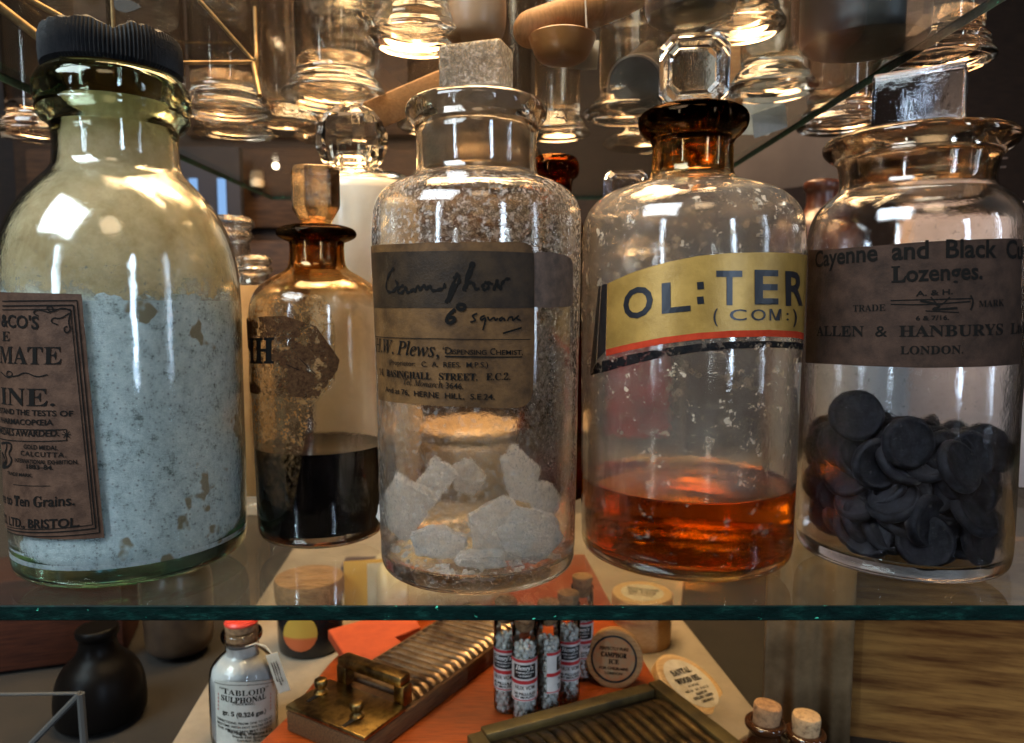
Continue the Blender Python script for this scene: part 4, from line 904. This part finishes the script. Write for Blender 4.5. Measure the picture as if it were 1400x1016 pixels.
TP = Plane((0, -.0009, 0), (math.sin(.28), 0, -math.cos(.28)), (math.cos(.28), 0, math.sin(.28)))
for yy in (.0016, -.0004, -.0022): ik.v, ik.f = ik.v, ik.f; ik.S = TP; ik.off = 0; ik.stroke([(.005, yy), (.012, yy+.0003), (.019, yy-.0002), (.026-abs(yy)*2, yy+.0002)], .0007, 2, True)
ik.build('lettering', M['ink_soft'], tg)
obj('string', tube([(0, 0, .001), (-.006, .004, .006), (-.014, .007, .007), (-.022, .008, .004)], .0006, 6), M['paper_cream'], tg)

# ---- cork-lidded black jar with oval label
JY = .72; jp = P_z(421, 893, ZF+.0045); JR = 46*.72/F
KJ = thing('corked_jar', 'squat black jar with a wide cracked cork lid and oval yellow and red label', 'jar', (P_y(423, 800, JY).x, JY, ZF+.0045))
hz = P_y(428, 800, JY).z-(ZF+.0045)
obj('body', lathe(chaikin([(0, 0), (JR*.88, 0), (JR*.97, .003), (JR*.98, hz-.016), (JR*.9, hz-.012), (0, hz-.012)], 2), 64), M['black_glaze'], KJ)
obj('cork_lid', lathe(chaikin([(0, hz-.018), (JR*.92, hz-.018), (JR*1.03, hz-.013), (JR*1.05, hz+.006), (JR*.99, hz+.010), (0, hz+.010)], 1), 64, .0008), solid('cracked_cork', (.36, .19, .085), .9, (.13, .06, .028), 60, bump=.6, bscale=300, stretch=(1, 5, 3), lo=.4, hi=.75, spec=.1), KJ)
SJ = Cyl((KJ.location.x, JY, ZF+.0045), [(JR*.985, 0), (JR*.985, hz)])
ov = [(411+23*math.cos(a), 866+25*math.sin(a)) for a in [math.pi+i*math.pi/10 for i in range(11)]]; ov2 = [(411+23*math.cos(a), 866+25*math.sin(a)) for a in [math.pi-i*math.pi/10 for i in range(11)]]
k = NT('yellow_red_label'); M['oval'] = k.done(k.pbr(k.zramp([(0, (.42, .085, .02)), (.40, (.42, .085, .02)), (.44, (.42, .24, .03)), (1, (.42, .25, .03))], 0, .055), .6))
obj('oval_label', patch(SJ, ov, ov2, .0006, 8, 3), M['oval'], KJ)
# ---- cream pot lying down, orange-red paper, yellow paper, purple box, card
p = P_y(512, 815, .76); lp = thing('cream_pot', 'cream ceramic pot lying on its side below the base of the camphor jar', 'pot', (p.x, .76, p.z+.004), (0, math.pi/2, .28))
obj('body', lathe(chaikin([(0, 0), (.030, 0), (.038, .003), (.042, .010), (.042, .030), (.0405, .0305), (.0405, .0315), (.043, .032), (.044, .135), (.040, .142), (0, .143)], 1), 64), M['cream_glaze'], lp)
q_ = [P_z(x, y, TOPB+.010) for x, y in ((448, 866), (512, 848), (562, 838), (575, 862), (540, 876), (565, 893), (545, 908), (478, 912))]
oc = thing('folded_paper', 'orange-red folded paper wedged between the corked jar and ribbed pill machine', 'paper', (q_[0].x, q_[0].y, TOPB+.004))
obj('fold', mv(prism([(v.x, v.y) for v in q_], .0, .010, .0015), (-q_[0].x, -q_[0].y, 0)), M['orange_cloth'], oc, smooth=False)
p = P_y(488, 850, .715); yc = thing('yellow_packet', 'yellow and cream packet standing behind the orange-red folded paper', 'packet', (p.x, .735, TOPB+.001), (-.25, 0, .2))
obj('packet_body', box(.008, 0, .030, .050, .010, .056, .001), M['yellow_paper'], yc); obj('cream_band', box(.021, -.001, .030, .028, .011, .050, .001), M['paper_cream'], yc)
p = P_z(505, 815, ZF+.02); pk = thing('purple_box', 'dark purple box lying at the back between the corked jar and cream pot', 'box', (P_y(500, 800, .86).x, .88, ZF+.0045), (0, 0, .05))
obj('box_body', box(0, 0, .016, .062, .035, .032, .001), solid('dark_purple_card', (.045, .02, .035), .5), pk)
p = P_y(505, 822, .80); wc = thing('name_card', 'small white handwritten card between the corked jar and cream pot', 'card', (p.x, .80, ZF+.0045), (-.35, 0, 0))
obj('card', box(0, 0, .026, .034, .001, .052, .0002), M['paper_cream'], wc)
v, f = glyphs('𝓖𝓵𝓪𝓼𝓼', .01); obj('lettering', raw([(-.012+x*.011, -.0009, .033+y*.011) for x, y in v], f), M['ink'], wc, smooth=False)

# ---- two little amber bottles at the lower right
for (px, py, lab_, ckm, lean) in ((1046, 968, 'small amber bottle with a brown cork, beside the dark pill machine', M['cork'], .10), (1101, 982, 'small amber bottle with a pale speckled cork, at the bottom edge', M['cork_pale'], .02)):
    yy = .515; p = P_y(px, py+25, yy); bh = p.z-(ZF+.0005)
    sb = thing('cork_bottle', lab_, 'bottle', (p.x, yy, ZF+.0005), group='small corked amber bottles')
    obj('glass_body', lathe(chaikin([(0, 0), (.022, 0), (.024, .002), (.024, bh-.030), (.021, bh-.019), (.013, bh-.012), (.0115, bh-.008), (.0115, bh-.002), (.0148, bh), (.0148, bh+.004), (.0125, bh+.005), (.010, bh+.0045)], 2), 48), solid('dark_amber_glass', (.045, .015, .005), .06, spec=.7), sb)
    obj('cork', rot(lathe(chaikin([(0, bh-.006), (.009, bh-.006), (.0095, bh+.004), (.0105, bh+.015), (.0095, bh+.0175), (0, bh+.018)], 1), 32, .0006), lean, 'Y', (0, 0, bh)), ckm, sb)

# ---- right-hand wood panel and drape, left-hand dark things
wp = thing('wood_panel', 'streaky brown wooden side panel at the lower right of the cabinet', 'panel', (.25, .585, ZF-.01))
obj('boards', box(.28, -.065, .09, .62, .012, .185, .001, -.24), M['wood_side'], wp, smooth=False)
dr = thing('cloth_drape', 'folded brown-grey cloth hanging at the edge of the wooden side panel', 'cloth', (.236, .562, ZF+.001), (0, 0, -.24))
vs = []; fs = []; n_ = 60
for i in range(n_+1):
    x = -.030+.066*i/n_
    for j in range(2): vs.append((x, .0032*math.sin(i*.22)+.0012*math.sin(i*.5+1), .0 if j == 0 else .19))
for i in range(n_): fs.append((2*i, 2*i+2, 2*i+3, 2*i+1))
o = obj('folds', raw(vs, fs), solid('brown_grey_cloth', (.30, .185, .09), .95, (.17, .10, .045), 30, spec=.1), dr)
md = o.modifiers.new('thick', 'SOLIDIFY'); md.thickness = .002
p = P_y(232, 850, .70); dp = thing('dark_pot', 'dark brown round-bottomed pot standing in shadow behind the tablet bottle', 'pot', (p.x, .72, ZF+.0005))
obj('body', lathe(chaikin([(0, 0), (.020, 0), (.030, .004), (.033, .015), (.034, .075), (.030, .085), (.030, .092), (0, .092)], 2), 56), M['dark_brown'], dp)
p = P_y(135, 900, .60); db = thing('dark_bottle', 'black bottle with sloping shoulders in the dark lower left corner', 'bottle', (p.x, .60, ZF+.0005))
bh = P_y(135, 870, .60).z-ZF
obj('glass_body', lathe(chaikin([(0, 0), (.033, 0), (.036, .003), (.036, bh-.045), (.030, bh-.026), (.016, bh-.014), (.014, bh), (.017, bh+.001), (.017, bh+.008), (.012, bh+.009), (0, bh+.009)], 2), 56), solid('black_bottle_glass', (.004, .003, .0025), .35, spec=.06), db)
fr = thing('metal_stand', 'thin grey metal frame with a slanting brace in the dark lower left corner', 'stand', P_y(110, 948, .50))
def bar(a, b, r): return tube([a, b], r, 8)
A0, B0, C0, D0 = [P_y(*q_, .50)-fr.location for q_ in ((-40, 950), (110, 948), (117, 1040), (30, 1030))]
obj('top_bar', bar(A0, B0, .0012), M['grey_frame'], fr); obj('upright', bar(B0, C0, .0028), M['grey_frame'], fr); obj('brace', bar(B0, D0, .0024), M['grey_frame'], fr)
p = P_y(60, 860, .68); dbx = thing('dark_crate', 'dark reddish wooden crate in the shadow under the powder bottle', 'crate', (p.x-.02, .72, ZF+.0005), (0, 0, .3))
obj('crate_body', box(0, 0, .045, .15, .08, .09, .002), wood('dark_red_wood', (.07, .02, .01), (.03, .010, .006)), dbx)

# ================================================================== upper shelf
UZ = .3055
M['glass_upper'] = glass('dull_brownish_clear_glass', (.91, .87, .82), .01, 1.5, None, .12, 50)
def measure(px, py, Rf, Rt, H, label, mat=None):
    p = P_z(px, py, UZ); t = thing('measuring_glass', label, 'measuring glass', (p.x, p.y, UZ), group='footed measuring glasses on the upper shelf')
    o = chaikin([(Rf*.9, 0), (Rf, .0015), (Rf*1.0, .004), (Rf*.88, .008), (Rt*1.15, .013), (Rt*.95, .018), (Rt, .026), (Rt, .10), (Rt, H)], 2)
    inn = [(Rt-.0022, H), (Rt-.0022, .030), (Rt*.7, .0235), (0, .022)]
    obj('glass_body', lathe([(0, .002), (Rf*.55, .0025), (Rf*.75, .001)]+o+[(Rt-.001, H+.0006)]+inn, 72), mat or M['glass_upper'], t); return t
measure(460, 138, .0415, .030, .26, 'footed measuring glass whose bright ringed foot is just above the cut ball stopper')
measure(466, 192, .043, .030, .26, 'footed measuring glass behind the cut ball stopper, darker ringed foot')
measure(312, 158, .036, .029, .24, 'footed measuring glass beside the brass wire hook at the upper left')
measure(322, 186, .037, .029, .24, 'footed measuring glass behind and below the one beside the brass wire hook')
measure(858, 160, .037, .024, .24, 'footed measuring glass between the square stoppers of camphor jar and oil bottle')
measure(880, 200, .040, .025, .24, 'low dull footed measuring glass just left of the oil bottle lip')
measure(1054, 127, .033, .023, .24, 'footed measuring glass in front of the printed grey card, right of the oil bottle stopper')
measure(762, 186, .030, .021, .20, 'small footed measuring glass to the right of the camphor jar rim')
for px_, py_, rf_, rt_, lb_ in ((690, 214, .040, .028, 'dim footed measuring glass far back above the dark-lipped amber bottle'), (598, 176, .036, .026, 'footed measuring glass whose stem rises behind the wooden spatula'), (945, 176, .036, .025, 'dim footed measuring glass far back behind the oil bottle neck'),
        (205, 150, .036, .028, 'footed measuring glass half hidden by the greenish bottle mouth'), (1150, 176, .038, .030, 'dim footed measuring glass to the left of the lozenge jar stopper'), (395, 178, .034, .024, 'narrow footed measuring glass between the brass hook and the bright ringed foot'),
        (570, 60, .030, .022, 'footed measuring glass at the top edge left of the camphor jar stopper'), (1010, 44, .026, .019, 'footed measuring glass at the top edge above the printed card'), (60, 190, .040, .030, 'dim footed measuring glass left of the powder bottle mouth'), (1280, 90, .034, .027, 'dim footed measuring glass above the clear block stopper of the lozenge jar')):
    measure(px_, py_, rf_, rt_, .24, lb_)
# things standing and lying on the upper shelf
def uobj(name, label, cat, px, py, y, rotm=(0, 0, 0)): return thing(name, label, cat, P_y(px, py, y), rotm)
# solid discs, sticks and tins above
t = thing('tin', 'dark round tin lying with its shadowed end towards us, upper middle right', 'tin', P_y(868, 118, .60), (Matrix.Rotation(-.5, 3, 'Z') @ Matrix.Rotation(-1.15, 3, 'X')).to_euler())
obj('body', lathe(chaikin([(0, 0), (.0215, 0), (.0225, .001), (.0225, .055), (.021, .056), (0, .056)], 1), 48), M['dark_metal'], t); obj('rim', lathe([(.0222, -.0005), (.0236, 0), (.0236, .004), (.0222, .0045)], 48), M['steel'], t)
p = P_z(1185, 62, UZ); t = thing('black_jar', 'large black jar seen from beneath on the upper shelf at the far right', 'jar', (p.x, p.y+.005, UZ+.0005))
obj('body', lathe(chaikin([(0, 0), (.030, 0), (.036, .002), (.037, .012), (.037, .12), (0, .12)], 1), 64), M['dark_metal'], t)
p = P_z(930, 8, UZ); t = thing('black_jar', 'dark brown jar on the upper shelf above the square stopper', 'jar', (p.x+.01, p.y+.02, UZ+.0005))
obj('body', lathe(chaikin([(0, 0), (.020, 0), (.024, .002), (.025, .012), (.025, .12), (0, .12)], 1), 56), M['dark_brown'], t)
t = thing('pestle', 'thick tan wooden pestle with a pale rounded end lying across the upper shelf', 'pestle', P_y(722, 42, .50))
a, b = P_y(722, 42, .50), P_y(880, -12, .56)
d = (b-a); L = d.length; Rr = .0125
pest = lathe(chaikin([(0, -.010), (Rr*.55, -.008), (Rr*.9, -.002), (Rr, .006), (Rr, L), (0, L)], 2), 40)
bmesh.ops.rotate(pest, cent=(0, 0, 0), matrix=d.to_track_quat('Z', 'Y').to_matrix(), verts=pest.verts); obj('shaft', pest, wood('tan_pestle_wood', (.32, .165, .065), (.22, .105, .04), (30, 30, 3), 16), t)
t = thing('wooden_spatula', 'long pale orange wooden spatula lying behind the camphor jar stopper', 'spatula', P_y(505, 160, .56))
a, b = P_y(505, 160, .56), P_y(640, 100, .62); d = b-a
bm = box(0, 0, d.length/2, .006, .022, d.length, .002); bmesh.ops.rotate(bm, cent=(0, 0, 0), matrix=d.to_track_quat('Z', 'Y').to_matrix(), verts=bm.verts); obj('blade', bm, M['wood_tan'], t)
t = thing('round_pot', 'rounded peach-coloured pot on the upper shelf above the camphor jar stopper', 'pot', P_z(650, 48, UZ)+Vector((0, .012, 0)))
obj('body', lathe(chaikin([(0, 0), (.009, 0), (.015, .002), (.018, .008), (.0175, .034), (0, .035)], 2), 48), solid('peach_glaze', (.42, .23, .12), .35), t)
t = thing('brown_dish', 'shallow honey-brown dish on the upper shelf under the wooden pestle', 'dish', P_z(770, 78, UZ)+Vector((0, .01, .0)))
obj('body', lathe(chaikin([(0, 0), (.012, 0), (.017, .003), (.022, .015), (.021, .016), (.015, .005), (0, .003)], 1), 56), solid('honey_glaze', (.34, .14, .035), .3, (.26, .10, .025), 30), t)
t = thing('hang_tag', 'blank square beige tag hanging on a thread above the right of the camphor jar', 'tag', P_y(801, 46, .50), (0, 0, -.1))
obj('card', rot(box(0, 0, -.0135, .0185, .0007, .019, .0003), .07, 'Y'), solid('beige_tag_card', (.50, .42, .30), .8), t); obj('string', tube([(0, 0, -.006), (.0005, .001, .004), (-.001, .002, .03)], .0006, 6), M['paper_cream'], t)
M['card_grey'] = M['paper_grey']
t = thing('printed_card', 'eight-sided pale grey card with dark printing standing behind a footed glass', 'card', P_y(1020, 110, .63), (.05, 0, .12))
w_, h_ = .034, .044; poly = [(-w_+.012, -h_), (w_-.012, -h_), (w_, -h_+.014), (w_, h_-.014), (w_-.014, h_), (-w_+.014, h_), (-w_, h_-.014), (-w_, -h_+.014)]
obj('card', rot(prism(poly, -.0006, .0006), math.pi/2, 'X'), M['paper_grey'], t, smooth=False)
ik = Ink(Plane((0, -.0007, 0), (1, 0, 0), (0, 0, 1)), -.0005)
for i, (x0, x1) in enumerate(((-.01, .026), (.004, .018), (-.02, .028), (.0, .022), (-.016, .028), (.002, .024))): ik.stroke([(x0, .028-i*.0095), (x1, .021-i*.0095)], .0042, 0)
ik.build('printing', M['ink_soft'], t)
t = thing('wooden_strip', 'upright orange-brown wooden strip in front of the eight-sided printed card', 'strip', P_y(1005, 104, .585))
obj('strip', box(0, 0, .012, .0125, .004, .075, .0006), M['wood_tan'], t)
t = thing('price_slip', 'lower pale slip folded under the footed glass right of the oil bottle', 'slip', P_y(1052, 165, .62), (.3, 0, .2))
obj('card', rot(box(0, 0, 0, .030, .0008, .020, .0003), -.35, 'Y'), M['paper_grey'], t)
t = thing('printed_sheet', 'large dim brown sheet of printed lines on the back, right of the oil bottle', 'sheet', P_y(1115, 165, 1.02), (0, 0, .0))
obj('sheet', rot(box(0, 0, 0, .25, .002, .17, .0004), -.14, 'Y'), solid('dim_brown_sheet', (.055, .040, .030), .9, (.038, .027, .020), 12), t)
ik = Ink(Plane((0, -.0011, 0), (math.cos(.14), 0, math.sin(.14)), (-math.sin(.14), 0, math.cos(.14))), -.0008)
for i in range(9): ik.stroke([(-.10, .062-i*.0155), (.03+.06*rng.random(), .062-i*.0155)], .0052, 0)
ik.build('printing', M['ink_soft'], t)
# brass wire stand
t = thing('brass_wire_stand', 'bent brass wire display stand above the cap of the powder bottle', 'wire stand', P_y(345, 84, .52))
W_ = lambda px, py, y=.52: P_y(px, py, y)-t.location
obj('wire_loop', tube(chaikin([W_(255, -20, .50), W_(338, 74), W_(347, 84), W_(351, 78), W_(350, 66, .53), W_(348, 10, .54)], 2), .0013, 8), M['brass_rod'], t)
obj('wire_arm', tube([W_(205, 86, .48), W_(345, 85)], .0014, 8), M['brass_rod'], t); obj('wire_foot', tube([W_(346, 86), W_(355, 131, .50)], .0016, 8), M['brass_rod'], t)
t = thing('brass_rod_rest', 'two slanting brass rods crossing the top left corner behind the broken cap', 'rod rest', P_y(20, 25, .47))
W_ = lambda px, py, y=.47: P_y(px, py, y)-t.location
obj('thick_rod', tube([W_(-30, -14), W_(55, 52, .49)], .0030, 10), M['brass_rod'], t); obj('thin_rod', tube([W_(20, -12), W_(110, 38, .49)], .0020, 10), M['brass_rod'], t)
t = thing('leaf_pick', 'thin upright brass stem with a dull leaf-shaped plate above the broken cap', 'stem', P_y(156, 42, .48))
W_ = lambda px, py, y=.48: P_y(px, py, y)-t.location
obj('stem', tube([W_(156, 60), W_(153, -10)], .0013, 8), M['brass_rod'], t)
lf = [(150, 2), (160, 14), (172, 18), (186, 14), (194, 10), (186, 4), (172, -2), (158, -4)]
vs = [W_(*q_) for q_ in lf]; bm = raw([v-Vector((0, .0005, 0)) for v in vs]+[v+Vector((0, .0005, 0)) for v in vs], [tuple(range(8)), tuple(range(15, 7, -1))]+[(i, (i+1) % 8, 8+(i+1) % 8, 8+i) for i in range(8)])
obj('leaf', bm, M['grey_frame'], t, smooth=False)
# ---- far background
bw = thing('wall_drawers', 'dark brown wooden cupboard with drawers far behind the left bottles', 'cupboard', (-.50, 1.50, -.2))
obj('carcass', box(0, .02, .55, 1.0, .06, 1.1, .004), wood('dim_cupboard_wood', (.024, .013, .007), (.011, .006, .003), (4, 4, 30), 6), bw)
for i in range(3):
    for j in range(4):
        f_ = obj('drawer', box(-.32+i*.32, -.018, .40+j*.18, .29, .02, .155, .004), wood('dim_drawer_wood', (.040, .020, .009), (.016, .008, .004), (4, 4, 30), 6) if i == j == 0 else bpy.data.materials['dim_drawer_wood'], bw)
        obj('knob', mv(lathe([(0, 0), (.012, 0), (.014, .012), (0, .018)], 16), (-.32+i*.32, -.045, .40+j*.18)), M['cream_glaze'], f_)
def lit(name, c, s_):
    k = NT(name); e_ = k.n('ShaderNodeEmission'); e_.inputs[0].default_value = (*c, 1); e_.inputs[1].default_value = s_; return k.done(e_.outputs[0])
M['sky_pane'] = lit('daylit_window_pane', (.25, .45, .8), .9); M['glint_bead'] = lit('lamp_glint', (1, .8, .6), 14)
p = P_y(285, 255, 1.42); wn_ = thing('far_window', 'distant window with two narrow blue panes behind the powder bottle shoulder', 'window', p)
obj('frame', box(0, .012, .0, .12, .02, .15, .002), solid('grey_window_frame', (.022, .022, .026), .8, spec=.1), wn_)
obj('pane', box(-.028, -.002, -.028, .014, .006, .085), M['sky_pane'], wn_, smooth=False); obj('pane', box(.026, -.002, -.028, .014, .006, .085), M['sky_pane'], wn_, smooth=False)
for px, py, lab_ in ((377, 227, 'tiny bright stand-in for a lamp reflection far behind the upper left of the stained bottle stopper'), (1017, 222, 'tiny dim stand-in for a lamp reflection far behind the right of the oil bottle neck')):
    t = thing('far_glint', lab_, 'lamp reflection', P_y(px, py, 1.38)); bm = bmesh.new(); bmesh.ops.create_uvsphere(bm, u_segments=16, v_segments=10, radius=.006); obj('glint_bead', bm, M['glint_bead'], t)  # glowing bead imitates the bright reflection of a lamp
    obj('cap', lathe([(0, .005), (.004, .005), (.004, .014), (0, .014)], 12), M['dark_metal'], t)  # made-up cap on the glowing bead
